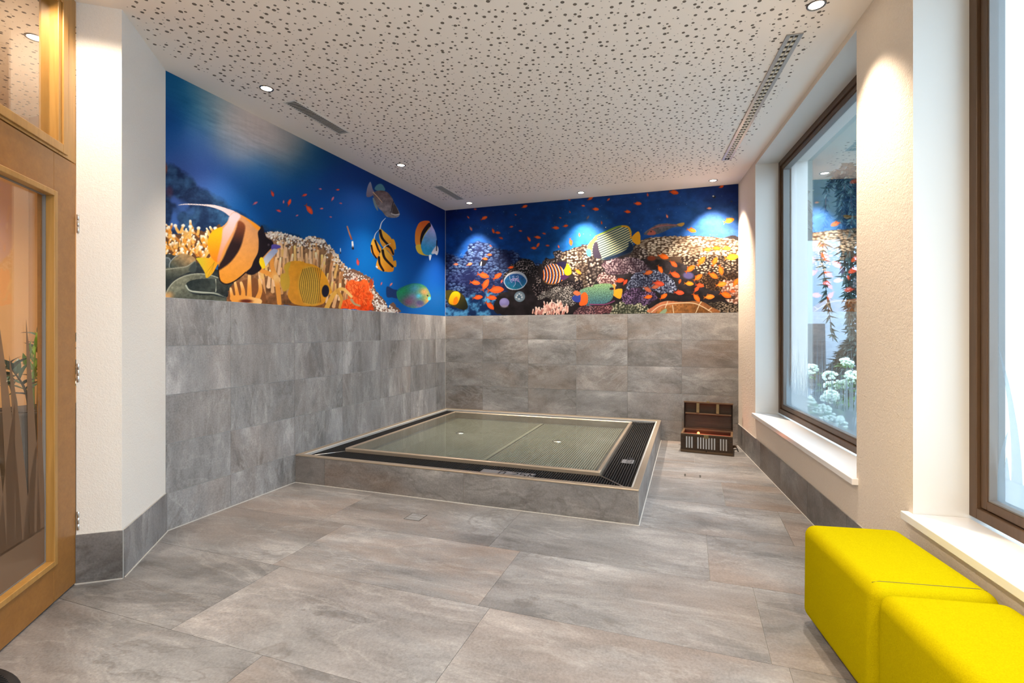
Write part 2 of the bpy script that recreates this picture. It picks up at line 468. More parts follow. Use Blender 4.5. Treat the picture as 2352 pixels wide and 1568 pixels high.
# slanting entry wall and the walls behind the camera --------------
we = MB()
pr_ = [PA, PB, PC, PC + Vector((-.3, .22, 0)), PA + Vector((-.17, 0, 0))]
we.prism([(p.x, p.y) for p in pr_], 0, ZC)
q0, q1 = PC + DD * 1.02, PC + DD * 1.75
pr_ = [q0, q0 - DN * .19, q1 - DN * .19, Vector((q1.x + .152, -2.5, 0)), Vector((q1.x, -2.5, 0)), q1]
we.prism([(p.x, p.y) for p in pr_], 0, ZC)
struct(we.build('wall_entry', M['plaster_white']), 'white rough plaster wall turning beside the oak door', 'wall')
wr = MB(); wr.box((-4.9, -2.7, 0), (1.6, -2.5, ZC)); struct(wr.build('wall_rear', M['plaster_white']), 'white wall behind the viewer', 'wall')
hw = MB(); hw.box((-4.9, -2.5, 0), (-4.75, 2.35, ZC)); hw.box((-4.9, 2.35, 0), (XL - .17, 2.5, ZC))
struct(hw.build('wall_hall', M['hall_wall']), 'warm tan wall of the hall behind the oak door', 'wall')

# right wall with two window recesses and an added third out of view ------------------------------
WD = .45
def wall_piece(mb, t0, t1, z0, z1):
    a, b = max(t0, t1), min(t0, t1)
    mb.hexa([RW(a, 0, z0), RW(b, 0, z0), RW(b, WD, z0), RW(a, WD, z0), RW(a, 0, z1), RW(b, 0, z1), RW(b, WD, z1), RW(a, WD, z1)], [1, 1, 0, 1, 2, 1])
W1, W2, W3 = (-.761, -2.937), (-3.476, -5.70), (-6.25, -8.30)
ZS, ZL = .445, 2.846          # under the sills, soffit of the recesses
w = MB()
wall_piece(w, .15, W1[0], 0, ZC); wall_piece(w, W1[1], W2[0], 0, ZC); wall_piece(w, W2[1], W3[0], 0, ZC); wall_piece(w, W3[1], -8.76, 0, ZC)
for t0, t1 in (W1, W2, W3):
    wall_piece(w, t0, t1, 0, ZS); wall_piece(w, t0, t1, ZL, ZC)
struct(w.build('wall_right', [M['plaster_beige'], M['paint_white'], M['plaster_out']]), 'cream plaster wall with deep white window recesses', 'wall')

# tiled skirtings --------------------------------------------------
def skirting(name, o, u, length, nrm, h, joints, mat, label):
    t = TB(); o, u, n = Vector(o), Vector(u), Vector(nrm)
    t.obox(o, u * length, n * .006, Vector((0, 0, h - .002)), 1); t.fill()
    t.grid(o + n * .006, u, (0, 0, 1), [0] + joints + [length], [.002, h], n, .004, 0); t.fill()
    t.obox(o + n * .010 + Vector((0, 0, .0002)), u * length, n * .005, Vector((0, 0, .005)), 2); t.fill()
    struct(t.build(name, [mat, M['grout'], M['silicone']], attr=t.a), label, 'baseboard')
skirting('baseboard_right', RW(-.01, 0, 0), -RD, 5.6, -RN, .245, [.62 * i + .35 for i in range(9)], M['stone_kerb'], 'dark stone tile skirting under the windows')
skirting('baseboard_entry', PA, DD, (PB - PA).length, -DN, .246, [], M['stone_left'], 'grey stone skirting on the slanting white wall')
skirting('baseboard_reveal', PC + (PB - PC) * 0.0, (PB - PC).normalized(), (PB - PC).length + .008, DD, .246, [], M['stone_kerb'], 'grey stone skirting beside the oak door')

# windows ----------------------------------------------------------
def bar(mb, t0, t1, d0, d1, z0, z1, mi=0):
    a, b = max(t0, t1), min(t0, t1)
    mb.hexa([RW(a, d0, z0), RW(b, d0, z0), RW(b, d1, z0), RW(a, d1, z0), RW(a, d0, z1), RW(b, d0, z1), RW(b, d1, z1), RW(a, d1, z1)], mi)
def ring(mb, t0, t1, d0, d1, z0, z1, wd):
    a, b = max(t0, t1), min(t0, t1)
    bar(mb, a, a - wd, d0, d1, z0, z1); bar(mb, b + wd, b, d0, d1, z0, z1)
    bar(mb, a - wd, b + wd, d0, d1, z0, z0 + wd); bar(mb, a - wd, b + wd, d0, d1, z1 - wd, z1)
def window(k, t0, t1, sill_far, sill_near, label, blades):
    mid = (t0 + t1) / 2
    r = thing('window_%d' % k, label, 'window', RW(mid, .24, ZS)); tag(r, kind='structure')
    zb, zt = .490, ZL
    f = MB(); ring(f, t0, t1, .20, .285, zb, zt, .045); f.build('window_frame', M['brown_frame'], r, .003)
    s = MB(); ring(s, t0 - .049, t1 + .049, .212, .275, zb + .049, zt - .049, .036); s.build('window_sash', M['brown_frame'], r, .003)
    gk = MB(); ring(gk, t0 - .085, t1 + .085, .218, .27, zb + .085, zt - .085, .006); gk.build('gasket', M['gasket'], r)
    g = MB(); bar(g, t0 - .088, t1 + .088, .245, .249, zb + .088, zt - .088); g.build('window_pane', M['glass'], r)
    sl = MB(); bar(sl, sill_far, sill_near, -.032, 0, ZS, ZS + .034); bar(sl, t0 - .001, t1 + .001, 0, .2, ZS, ZS + .034)
    sl.build('window_sill', M['sill'], r, .003)
    # outside guide rails of the blind
    for t in (t0 - .004, t1 + .034):
        rl = MB(); bar(rl, t, t - .03, .30, .345, zb + .0, zt - .002); rl.build('blind_rail', M['sill'], r, .002)
    # etched grass on the pane: a solid band below and blades above it
    e = MB(); R = random.Random(30 + k); gt0, gt1 = t0 - .092, t1 + .092; d = .2435
    def flat(pts): e.face([RW(t, d, z) for t, z in pts])
    z0 = zb + .093
    band = .13 if k == 1 else .10
    flat([(gt0, z0), (gt1, z0), (gt1, z0 + band), (gt0, z0 + band)])
    t = gt0
    while t > gt1 + .02:
        wdt, hh, ln = blades(R)
        base = z0 + band - .002
        l2, r2 = t, max(gt1, t - wdt); n = 7
        L, Q = [], []
        for i in range(n + 1):
            a = i / n; ww = (1 - a) ** .8
            mid_ = (l2 + r2) / 2 - ln * a * a
            L.append((min(gt0, max(gt1, mid_ + (l2 - r2) / 2 * ww)), base + hh * a)); Q.append((min(gt0, max(gt1, mid_ - (l2 - r2) / 2 * ww)), base + hh * a))
        for i in range(n): flat([L[i], Q[i], Q[i + 1], L[i + 1]])
        t -= wdt * R.uniform(.65, 1.3)
    e.build('etched_grass', M['film'], r)
    return r
window(1, *W1, -.752, -2.962, 'tall brown framed window between the back wall and the plaster pier', lambda R: (R.uniform(.009, .020), R.choice((.10, .18, .26, .34, .44)) * R.uniform(.7, 1.2), R.uniform(-.04, .05)))
window(2, *W2, -3.443, -5.69, 'brown framed window above the yellow stools with its white sill', lambda R: (R.uniform(.035, .075), R.choice((.12, .25, .40, .60)) * R.uniform(.7, 1.15), R.uniform(-.10, .10)))
window(3, *W3, -6.22, -8.33, 'added brown framed window behind the viewer for more daylight', lambda R: (R.uniform(.035, .075), R.choice((.12, .25, .40, .60)) * R.uniform(.7, 1.15), R.uniform(-.10, .10)))  # extra window added out of view to let in more daylight

# oak door with its fanlight ---------------------------------------
def DW(s, d, z):
    p = PC + DD * s + DN * d
    return Vector((p.x, p.y, z))
def dbar(mb, s0, s1, d0, d1, z0, z1, mi=0):
    mb.hexa([DW(s0, d0, z0), DW(s0, d1, z0), DW(s1, d1, z0), DW(s1, d0, z0), DW(s0, d0, z1), DW(s0, d1, z1), DW(s1, d1, z1), DW(s1, d0, z1)], mi)
def dring(mb, s0, s1, d0, d1, z0, z1, wd, bead=False):
    dbar(mb, s0, s0 + wd, d0, d1, z0, z1); dbar(mb, s1 - wd, s1, d0, d1, z0, z1)
    dbar(mb, s0 + wd, s1 - wd, d0, d1, z0, z0 + wd); dbar(mb, s0 + wd, s1 - wd, d0, d1, z1 - wd, z1)
dr = thing('door_1', 'oak door with a tall glass panel and fanlight', 'door', DW(.5, .03, 0)); tag(dr, kind='structure')
DS0, DS1 = .004, 1.016
lf = MB(); dbar(lf, DS0, DS0 + .19, 0, .062, .008, 2.075); dbar(lf, DS1 - .19, DS1, 0, .062, .008, 2.075); lf.build('door_stile', M['oak_h'], dr, .002)
lf = MB(); dbar(lf, DS0 + .19, DS1 - .19, 0, .062, .008, .188); dbar(lf, DS0 + .19, DS1 - .19, 0, .062, 1.885, 2.075); lf.build('door_rail', M['oak_h'], dr, .002)
bd = MB(); dring(bd, DS0 + .176, DS1 - .176, -.010, .026, .176, 1.897, .026); bd.build('glazing_bead', M['oak'], dr, .003)
gk = MB(); dring(gk, DS0 + .198, DS1 - .198, .024, .036, .198, 1.876, .008); gk.build('gasket', M['gasket'], dr)
gl = MB(); dbar(gl, DS0 + .188, DS1 - .188, .028, .032, .188, 1.886); gl.build('door_pane', M['door_glass'], dr)
tf = MB(); dbar(tf, DS0, DS0 + .15, 0, .075, 2.081, ZC - .001); dbar(tf, DS1 - .15, DS1, 0, .075, 2.081, ZC - .001)
dbar(tf, DS0 + .15, DS1 - .15, 0, .075, 2.081, 2.115); dbar(tf, DS0 + .15, DS1 - .15, 0, .075, 2.79, ZC - .001)
tf.build('fanlight_frame', M['oak'], dr, .002)
tb = MB(); dring(tb, DS0 + .085, DS1 - .085, -.008, 0.0, 2.081 + .012, 2.84, .040); tb.build('fanlight_bead', M['oak'], dr, .002)
tp = MB(); dbar(tp, DS0 + .149, DS1 - .149, .034, .038, 2.114, 2.791); tp.build('fanlight_pane', M['door_glass'], dr)
for z in (1.74, 1.0, .265):
    h = MB()
    for i in range(3): h.tube([DW(-.003, -.007, z + .031 * i + k_) for k_ in (0, .001, .029, .030)], [.0055, .0068, .0068, .0055], 12)
    h.build('hinge', M['steel'], dr)
# frosted grass on the door pane
e = MB(); R = random.Random(5); d = .0265; s0, s1 = DS0 + .206, DS1 - .206
def dflat(pts): e.face([DW(s, d, z) for s, z in pts])
z0 = .206
dflat([(s0, z0), (s1, z0), (s1, z0 + .16), (s0, z0 + .16)])
def dblade(sb, wdt, h, lean, zb):
    n = 9; L = []; Q = []
    for i in range(n + 1):
        a = i / n; ww = wdt / 2 * (1 - a) ** .75; m_ = sb + lean * a ** 1.5
        L.append((min(s1, max(s0, m_ - ww)), zb + h * a)); Q.append((min(s1, max(s0, m_ + ww)), zb + h * a))
    for i in range(n): dflat([L[i], Q[i], Q[i + 1], L[i + 1]])
for sb, wdt, h, lean in ((.235, .07, .62, .02), (.285, .09, .95, .06), (.325, .08, .42, -.06), (.365, .10, .80, .09), (.42, .10, 1.02, .12), (.47, .11, .60, -.05), (.52, .10, .92, .10), (.57, .10, .70, .16), (.62, .11, .98, .05), (.68, .10, .5, -.08), (.73, .10, .85, .06), (.78, .09, .6, -.06)):
    dblade(sb, wdt, h, lean, z0 + .15)
e.build('etched_grass', M['film_door'], dr)

# ------------------------------------------------------------------ the printed reef murals (flat wallpaper, colours printed per point)
def hash2(ix, iy, seed):
    h = (ix.astype(np.int64) * 374761393 + iy.astype(np.int64) * 668265263 + seed * 974634777) & 0xffffffff
    h = ((h ^ (h >> 13)) * 1274126177) & 0xffffffff
    h = ((h ^ (h >> 16)) * 2246822519) & 0xffffffff
    return ((h ^ (h >> 15)) & 0xffffff) / float(0x1000000)
def vnoise(x, y, seed=0):
    ix, iy = np.floor(x), np.floor(y); fx, fy = x - ix, y - iy
    fx = fx * fx * (3 - 2 * fx); fy = fy * fy * (3 - 2 * fy)
    a, b, c, d = hash2(ix, iy, seed), hash2(ix + 1, iy, seed), hash2(ix, iy + 1, seed), hash2(ix + 1, iy + 1, seed)
    return (a * (1 - fx) + b * fx) * (1 - fy) + (c * (1 - fx) + d * fx) * fy
def fbm(x, y, size, octv=4, seed=0):
    s, amp, tot = 0, 1.0, 0
    for o in range(octv):
        k = 2.0 ** o / size
        s = s + amp * vnoise(x * k + 17 * o, y * k - 9 * o, seed + o); tot += amp; amp *= .55
    return s / tot
def vor(x, y, size, seed=0, jit=.9):
    x, y = x / size, y / size; ix, iy = np.floor(x), np.floor(y)
    best = np.full(x.shape, 9.0); idv = np.zeros(x.shape); bx = np.zeros(x.shape); by = np.zeros(x.shape)
    for dx in (-1, 0, 1):
        for dy in (-1, 0, 1):
            cx, cy = ix + dx, iy + dy
            px = cx + .5 + jit * (hash2(cx, cy, seed) - .5); py = cy + .5 + jit * (hash2(cx, cy, seed + 71) - .5)
            d = np.hypot(x - px, y - py); m = d < best
            best = np.where(m, d, best); idv = np.where(m, hash2(cx, cy, seed + 133), idv)
            bx = np.where(m, x - px, bx); by = np.where(m, y - py, by)
    return best, idv, bx, by
def sstep(a, b, x):
    t = np.clip((x - a) / (b - a), 0, 1); return t * t * (3 - 2 * t)
def spline(pts, n=6, closed=True):
    P = np.array(pts, float); k = len(P); out = []
    rngs = range(k) if closed else range(k - 1)
    for i in rngs:
        if closed: a, b, c, d = P[(i - 1) % k], P[i], P[(i + 1) % k], P[(i + 2) % k]
        else: a, b, c, d = P[max(i - 1, 0)], P[i], P[i + 1], P[min(i + 2, k - 1)]
        for j in range(n):
            t = j / n
            out.append(.5 * (2 * b + (c - a) * t + (2 * a - 5 * b + 4 * c - d) * t * t + (3 * b - a - 3 * c + d) * t ** 3))
    if not closed: out.append(P[-1])
    return np.array(out)

class Print:
    """paints flat shapes over a grid of points; X, Y are the drawing coordinates of those points"""
    def __init__(self, X, Y):
        self.X, self.Y = X, Y; self.I = np.zeros(X.shape + (3,))
    def blend(self, sl, a, col):
        col = np.asarray(col, float)
        self.I[sl] = self.I[sl] * (1 - a[..., None]) + col * a[..., None]
    def window(self, x0, y0, x1, y1):
        m = (self.X > x0) & (self.X < x1) & (self.Y > y0) & (self.Y < y1)
        if not m.any(): return None
        r = np.where(m.any(1))[0]; c = np.where(m.any(0))[0]
        return (slice(r[0], r[-1] + 1), slice(c[0], c[-1] + 1))
    def backdrop(self, samples, power=3.2):
        num = np.zeros(self.I.shape); den = np.zeros(self.X.shape)
        for x, y, r, g, b in samples:
            q = (self.X - x) ** 2 + (self.Y - y) ** 2
            w = np.exp(-q / 1500.0) + 1e-3 * np.exp(-q / 9000.0) + 1e-9
            num += w[..., None] * np.array([r, g, b]); den += w
        self.I = num / den[..., None]
    def cover(self, x, y, P):
        inside = np.zeros(x.shape, bool); n = len(P); j = n - 1
        for i in range(n):
            xi, yi = P[i]; xj, yj = P[j]
            if yi != yj:
                c = ((yi > y) != (yj > y)) & (x < (xj - xi) * (y - yi) / (yj - yi) + xi)
                inside ^= c
            j = i
        return inside
    def area(self, pts, col, smooth=True, alpha=1.0, wob=0, soft=0):
        """col: a colour or a function of (x, y) giving (colour, coverage)"""
        P = spline(pts) if smooth else np.array(pts, float)
        sl = self.window(P[:, 0].min() - 3 - wob, P[:, 1].min() - 3 - wob, P[:, 0].max() + 3 + wob, P[:, 1].max() + 3 + wob)
        if sl is None: return
        x, y = self.X[sl], self.Y[sl]; a = np.zeros(x.shape)
        xw, yw = x, y
        if wob:
            xw = x + (fbm(x, y, wob * 2.2, 3, 5) - .5) * 2.4 * wob; yw = y + (fbm(x, y, wob * 2.2, 3, 9) - .5) * 2.4 * wob
        offs = [(-.33, -.33), (.33, -.33), (-.33, .33), (.33, .33)]
        if soft: offs = [(soft * math.cos(k * 2.4) * math.sqrt((k + .5) / 12), soft * math.sin(k * 2.4) * math.sqrt((k + .5) / 12)) for k in range(12)]
        for ox, oy in offs: a += self.cover(xw + ox, yw + oy, P)
        a = a / len(offs) * alpha
        if callable(col):
            c, k = col(x, y); a = a * k
        else: c = np.broadcast_to(np.array(col, float), x.shape + (3,))
        self.blend(sl, a, c)
    def stroke(self, pts, w0, w1, col, closed=False, smooth=True, alpha=1.0, tip=None):
        P = spline(pts, 5, closed) if smooth and len(pts) > 2 else np.array(pts, float)
        W = max(w0, w1)
        sl = self.window(P[:, 0].min() - W - 1, P[:, 1].min() - W - 1, P[:, 0].max() + W + 1, P[:, 1].max() + W + 1)
        if sl is None: return
        x, y = self.X[sl], self.Y[sl]; best = np.full(x.shape, 1e9); tt = np.zeros(x.shape); n = len(P) - 1
        for i in range(n):
            ax, ay = P[i]; bx, by = P[i + 1]; L = (bx - ax) ** 2 + (by - ay) ** 2 + 1e-9
            t = np.clip(((x - ax) * (bx - ax) + (y - ay) * (by - ay)) / L, 0, 1)
            d = np.hypot(x - ax - t * (bx - ax), y - ay - t * (by - ay)); T = (i + t) / n
            d = d - (w0 + (w1 - w0) * T) / 2; m = d < best
            best = np.where(m, d, best); tt = np.where(m, T, tt)
        a = np.clip(.5 - best, 0, 1) * alpha
        c = np.array(col, float)
        if tip is not None: c = c + (np.array(tip, float) - c) * sstep(.45, 1, tt)[..., None]
        else: c = np.broadcast_to(c, x.shape + (3,))
        self.blend(sl, a, c)
    def oval(self, cx, cy, rx, ry, ang, col, soft=.15, alpha=1.0):
        R = max(rx, ry) * (1 + soft) + 1
        sl = self.window(cx - R, cy - R, cx + R, cy + R)
        if sl is None: return
        x, y = self.X[sl] - cx, self.Y[sl] - cy; ca, sa = math.cos(ang), math.sin(ang)
        d = np.hypot((x * ca + y * sa) / rx, (-x * sa + y * ca) / ry)
        a = 1 - sstep(1 - soft, 1 + soft, d)
        self.blend(sl, a * alpha, np.broadcast_to(np.array(col, float), x.shape + (3,)))
    def minnow(self, x, y, L, deg, col=(225, 85, 30), fat=.30):
        a = math.radians(deg); ux, uy = math.cos(a), math.sin(a); vx, vy = -uy, ux
        def q(s, t): return (x + ux * s * L + vx * t * L, y + uy * s * L + vy * t * L)
        dk = tuple(c * .72 for c in col); lt = tuple(min(255, c * 1.12 + 14) for c in col)
        self.area([q(-.32, 0), q(-.55, -.20), q(-.47, 0), q(-.55, .20)], dk, False, .9)
        self.area([q(.5, 0), q(.3, -fat * .5), q(0, -fat * .62), q(-.25, -fat * .3), q(-.38, 0), q(-.25, fat * .3), q(0, fat * .55), q(.3, fat * .42)], col)
        self.oval(x + ux * .08 * L, y + uy * .08 * L - .03 * L, L * .26, L * fat * .25, a, lt, .6, .7)
        self.area([q(.05, -fat * .55), q(-.1, -fat * .9), q(-.26, -fat * .4)], dk, False, .8)
    def pebbles(self, pts, size, light, dark, seed, gap=.52, alpha=1.0, lift=.5, squash=1.0, wob=6, var=.35, smooth=True):
        L_, D_ = np.array(light, float), np.array(dark, float)
        def f(x, y):
            d, i, bx, by = vor(x, y * squash, size, seed)
            body = 1 - sstep(gap - .12, gap + .10, d)
            sh = np.clip(.62 - by * lift - bx * lift * .25 + (i - .5) * var, 0, 1)
            big = .45 + .85 * sstep(.3, .7, fbm(x, y, size * 3.2, 3, seed + 7))
            c = D_ + (L_ - D_) * np.clip(sh * body * big, 0, 1)[..., None]
            return c, np.ones(x.shape)
        self.area(pts, f, smooth, alpha, wob)

def grad(c0, c1, p0, p1, nz=.0, ns=10):
    c0, c1 = np.array(c0, float), np.array(c1, float); dx, dy = p1[0] - p0[0], p1[1] - p0[1]; L = dx * dx + dy * dy
    def f(x, y):
        t = np.clip(((x - p0[0]) * dx + (y - p0[1]) * dy) / L, 0, 1)
        c = c0 + (c1 - c0) * t[..., None]
        if nz: c = c * (1 + nz * (fbm(x, y, ns, 3, 3) - .5) * 2)[..., None]
        return c, np.ones(x.shape)
    return f
def T_(ox, oy, k): return lambda *p: [(ox + a / k, oy + b / k) for a, b in p]

def paint_left(P):
    A = T_(370, 430, 5.226); B = T_(700, 430, 5.226); R = random.Random(3)  # backdrop samples have the left downlights' soft glow painted in
    P.backdrop([(385, 190, 10, 80, 125), (390, 260, 0, 62, 125), (430, 230, 20, 90, 130), (470, 200, 95, 130, 145), (470, 270, 70, 125, 160), (520, 250, 172, 172, 170),
        (560, 270, 204, 186, 176), (620, 300, 200, 182, 172), (590, 290, 204, 186, 176), (540, 300, 190, 182, 178), (640, 330, 178, 168, 164), (500, 225, 150, 164, 166), (560, 235, 196, 180, 170), (660, 320, 176, 164, 158), (600, 330, 180, 172, 170), (560, 345, 182, 182, 194), (520, 330, 120, 150, 180), (670, 300, 125, 125, 125),
        (680, 340, 90, 110, 122), (720, 340, 25, 72, 105), (760, 350, 0, 50, 95), (700, 390, 25, 78, 120), (640, 380, 70, 105, 135), (590, 380, 60, 125, 185), (450, 330, 75, 120, 185),
        (400, 330, 20, 75, 140), (410, 370, 60, 85, 150), (470, 380, 70, 105, 180), (520, 400, 60, 110, 185), (560, 420, 35, 95, 165), (620, 420, 15, 85, 155), (700, 430, 0, 70, 140),
        (660, 480, 0, 72, 140), (600, 470, 10, 80, 150), (760, 420, 0, 55, 120), (820, 400, 0, 45, 105), (870, 410, 0, 42, 100), (940, 460, 0, 42, 105), (1010, 490, 0, 30, 90),
        (760, 480, 10, 75, 150), (810, 470, 45, 95, 180), (830, 510, 15, 105, 195), (800, 540, 0, 100, 190), (860, 560, 0, 112, 200), (760, 540, 0, 85, 165), (900, 500, 0, 75, 160), (930, 560, 0, 80, 165),
        (1000, 560, 0, 60, 140), (1010, 620, 0, 60, 140), (960, 620, 0, 90, 175), (880, 630, 0, 112, 200), (860, 660, 0, 105, 190), (940, 680, 0, 90, 170), (1010, 700, 10, 85, 155), (720, 540, 0, 80, 140), (650, 530, 0, 70, 130)])
    X, Y = P.X, P.Y
    st = (fbm(X * .22 + Y * .10, Y * 1.5 - X * .62, 9, 3, 21) - .5) * 52 * np.exp(-(((X - 540) / 110) ** 2 + ((Y - 300 - (X - 540) * .45) / 48) ** 2))
    st += (fbm(X * 3, Y * .25, 14, 2, 4) - .5) * 7 * np.exp(-(((X - 580) / 130) ** 2 + ((Y - 290) / 90) ** 2))
    P.I += st[..., None]
    # dim reef far behind
    def dim(x, y):
        n = fbm(x, y, 26, 5, 11); d, i, bx, by = vor(x, y * 1.3, 11, 8)
        v = np.clip((n - .40) * 2.6, 0, 1) * .75 + .30 * np.clip(fbm(x * .8, y * 1.9, 7, 3, 19) - .35, 0, 1)
        c = np.array([16, 30, 58]) + (np.array([66, 112, 148]) - np.array([16, 30, 58])) * v[..., None]
        return c, sstep(.30, .52, fbm(x, y, 40, 3, 2) + .16)
    P.area([(372, 392), (415, 392), (455, 425), (495, 445), (530, 480), (600, 520), (680, 545), (700, 600), (372, 600)], dim, True, .82, 8, 7)
    P.oval(377, 387, 7, 13, 0, (140, 60, 35), .5, .8); P.oval(389, 440, 8, 12, 0, (95, 45, 60), .6, .5)
    # yellow branching coral
    P.area(A((30, 560), (150, 560), (250, 560), (350, 520), (450, 520), (560, 520), (640, 490), (720, 480), (760, 860), (40, 870)), (98, 66, 42), True, 1, 3)
    for k in range(150):
        x = R.uniform(374, 505); top = 520 + 12 * math.sin(x * .11) + max(0, (x - 440) * .12); y = R.uniform(top + 12, 603)
        a = R.uniform(-.8, .8); L = R.uniform(9, 20); w_ = R.uniform(4, 7)
        warm = R.choice(((226, 150, 52), (214, 160, 84), (236, 178, 88), (190, 118, 48)))
        P.stroke([(x, y), (x + math.sin(a) * L * .5 + R.uniform(-2, 2), y - math.cos(a) * L * .5), (x + math.sin(a) * L, y - math.cos(a) * L)], w_, w_ * .8, warm, tip=(250, 232, 205))
    for x, y in A((170, 460), (265, 460), (350, 470), (450, 490), (650, 492), (60, 560), (150, 580), (480, 720), (250, 740)): P.oval(x, y, 4.2, 3.6, 0, (253, 240, 222), .4)
    for p in (((210, 540), (185, 500), (170, 455)), ((235, 540), (255, 490), (268, 455)), ((345, 600), (350, 530), (352, 470)), ((440, 560), (448, 520), (452, 485))): P.stroke(A(*p), 6.5, 5, (232, 176, 90), tip=(253, 240, 222))
    # soft folded coral, grey green
    P.area(A((35, 840), (200, 830), (420, 900), (700, 1000), (880, 1120), (840, 1370), (35, 1340)), grad((58, 62, 60), (30, 38, 42), (380, 600), (520, 690), .35, 9), True, 1)
    P.area(A((35, 850), (100, 845), (120, 890), (108, 985), (35, 985)), grad((96, 106, 110), (60, 68, 70), (378, 590), (392, 618), .2, 6))
    P.stroke(A((35, 848), (90, 850), (112, 880)), 1.6, 1.6, (142, 150, 150))
    P.area(A((96, 930), (170, 826), (280, 798), (390, 838), (412, 890), (330, 950), (200, 975), (108, 975)), grad((164, 132, 90), (66, 76, 70), (418, 584), (398, 616), .25, 6))
    P.stroke(A((100, 970), (104, 910), (150, 850), (200, 818)), 1.8, 1.4, (150, 160, 160))
    P.area(A((35, 985), (170, 968), (300, 950), (400, 885), (418, 900), (412, 990), (300, 1030), (160, 1100), (35, 1200)), grad((112, 112, 94), (44, 50, 48), (400, 612), (396, 645), .25, 6))
    P.stroke(A((35, 990), (170, 970), (300, 952), (362, 915), (408, 884)), 2.6, 2.2, (150, 150, 132)); P.area(A((330, 985), (408, 890), (420, 1000), (380, 1025)), (62, 70, 68), soft=2)
    P.area(A((45, 1330), (80, 1230), (150, 1140), (250, 1080), (360, 1048), (480, 1040), (600, 1058), (700, 1095), (660, 1110), (480, 1098), (330, 1135), (305, 1180), (330, 1250), (440, 1292), (640, 1300), (825, 1345), (825, 1372), (45, 1352)), grad((140, 140, 118), (78, 82, 72), (398, 640), (430, 690), .28, 6))
    P.area(A((300, 1172), (350, 1122), (480, 1098), (660, 1112), (662, 1250), (480, 1244), (360, 1236)), grad((34, 42, 42), (58, 64, 60), (440, 642), (480, 668), .25, 6))
    P.stroke(A((48, 1318), (80, 1228), (150, 1138), (250, 1078), (360, 1046), (480, 1038), (600, 1056), (700, 1092)), 2.4, 2.0, (164, 166, 146))
    P.stroke(A((298, 1178), (345, 1240), (480, 1262), (640, 1272), (750, 1306), (830, 1338)), 3.8, 3.0, (154, 160, 144)); P.stroke(A((300, 1176), (345, 1236), (480, 1256), (640, 1264)), 1.3, 1.2, (196, 200, 182))
    P.stroke(A((655, 1105), (662, 1180), (656, 1252)), 1.8, 1.8, (186, 190, 172)); P.area(A((668, 1110), (760, 1090), (860, 1130), (820, 1320), (680, 1260)), grad((60, 64, 58), (34, 40, 42), (510, 645), (520, 680), .3, 6), soft=2)
    P.oval(383, 681, 13, 8, -.4, (228, 164, 96), .8, .8)
    # tall staghorn behind and right of the big fish
    top = A((1180, 600), (1290, 545), (1400, 540), (1550, 580), (1700, 620), (1800, 598)) + B((20, 605), (100, 592), (230, 640), (310, 720), (380, 800), (440, 900), (520, 970), (640, 1030), (760, 1090))
    P.area(top + B((700, 1300), (400, 1480), (0, 1460)) + A((1500, 1420), (830, 1400), (900, 1100)), grad((150, 112, 78), (122, 78, 46), (650, 540), (650, 700), .4, 9), True, 1, 3)
    tp = np.array(top)
    for k in range(120):
        x = R.uniform(598, 838); yt = float(np.interp(x, tp[:, 0], tp[:, 1])); L = R.uniform(24, 48); y = R.uniform(yt + L - 2, max(yt + L + 4, min(yt + 140, 712)))
        c = R.choice(((222, 170, 118), (204, 146, 92), (236, 190, 144), (182, 124, 76), (228, 178, 104)))
        lean = R.uniform(-4, 6) + (x - 690) * .02
        P.stroke([(x, y), (x + lean * .5, y - L * .5), (x + lean, y - L)], R.uniform(6, 10), R.uniform(3.5, 5.5), c, tip=tuple(min(255, v * 1.12 + 10) for v in c))
        P.stroke([(x + 4.6, y), (x + 4.4 + lean, y - L * .9)], 1.8, 1.0, (104, 72, 50), alpha=.55)
    for k in range(460):
        x = R.uniform(604, 850); yt = float(np.interp(x, tp[:, 0], tp[:, 1])); y = yt + abs(R.gauss(0, 11)) - 1
        if R.random() < .35: P.oval(x + R.uniform(-2, 2), y + R.uniform(0, 7), R.uniform(1.5, 3), R.uniform(1.5, 3), 0, (92, 74, 66), .4, .9)
        P.oval(x, y, R.uniform(1.3, 2.6), R.uniform(1.3, 3.0), R.uniform(0, 3), R.choice(((240, 224, 204), (226, 200, 172), (214, 196, 186), (250, 240, 226))), .4)
    # orange fingers low in the middle
    P.area(A((830, 1390), (840, 1180), (960, 1130), (1100, 1090), (1220, 1180), (1230, 1400)), (120, 72, 40), True, .9, 2)
    for p, w0, w1 in ((((880, 1390), (850, 1300), (835, 1215)), 11, 5), (((930, 1380), (910, 1260), (885, 1130)), 11, 5), (((980, 1380), (985, 1250), (960, 1145)), 12, 6), (((1060, 1380), (1060, 1220), (1060, 1060)), 13, 7), (((1130, 1390), (1190, 1250), (1180, 1110)), 13, 6), (((860, 1330), (1000, 1330), (1180, 1370)), 13, 12), (((1200, 1000), (1300, 1040), (1400, 1110)), 9, 13), (((1330, 860), (1340, 980), (1400, 1110)), 8, 12), (((1420, 1390), (1400, 1200), (1380, 1080)), 10, 12)):
        P.stroke(A(*p), w0, w1, (226, 148, 62), tip=(238, 186, 118))
    P.oval(*A((1020, 1365))[0], 14, 4, 0, (96, 40, 26), .5)
    # the big bannerfish
    P.area(A((425, 850), (540, 845), (660, 862), (700, 880), (665, 950), (612, 1040), (545, 1088), (518, 1010), (455, 905)), grad((236, 150, 28), (206, 186, 44), (500, 600), (456, 600)))
    for q in ((560, 1080), (530, 1040), (600, 1050)): P.stroke(A((640, 900), q), 1.4, .6, (150, 120, 20), alpha=.6)
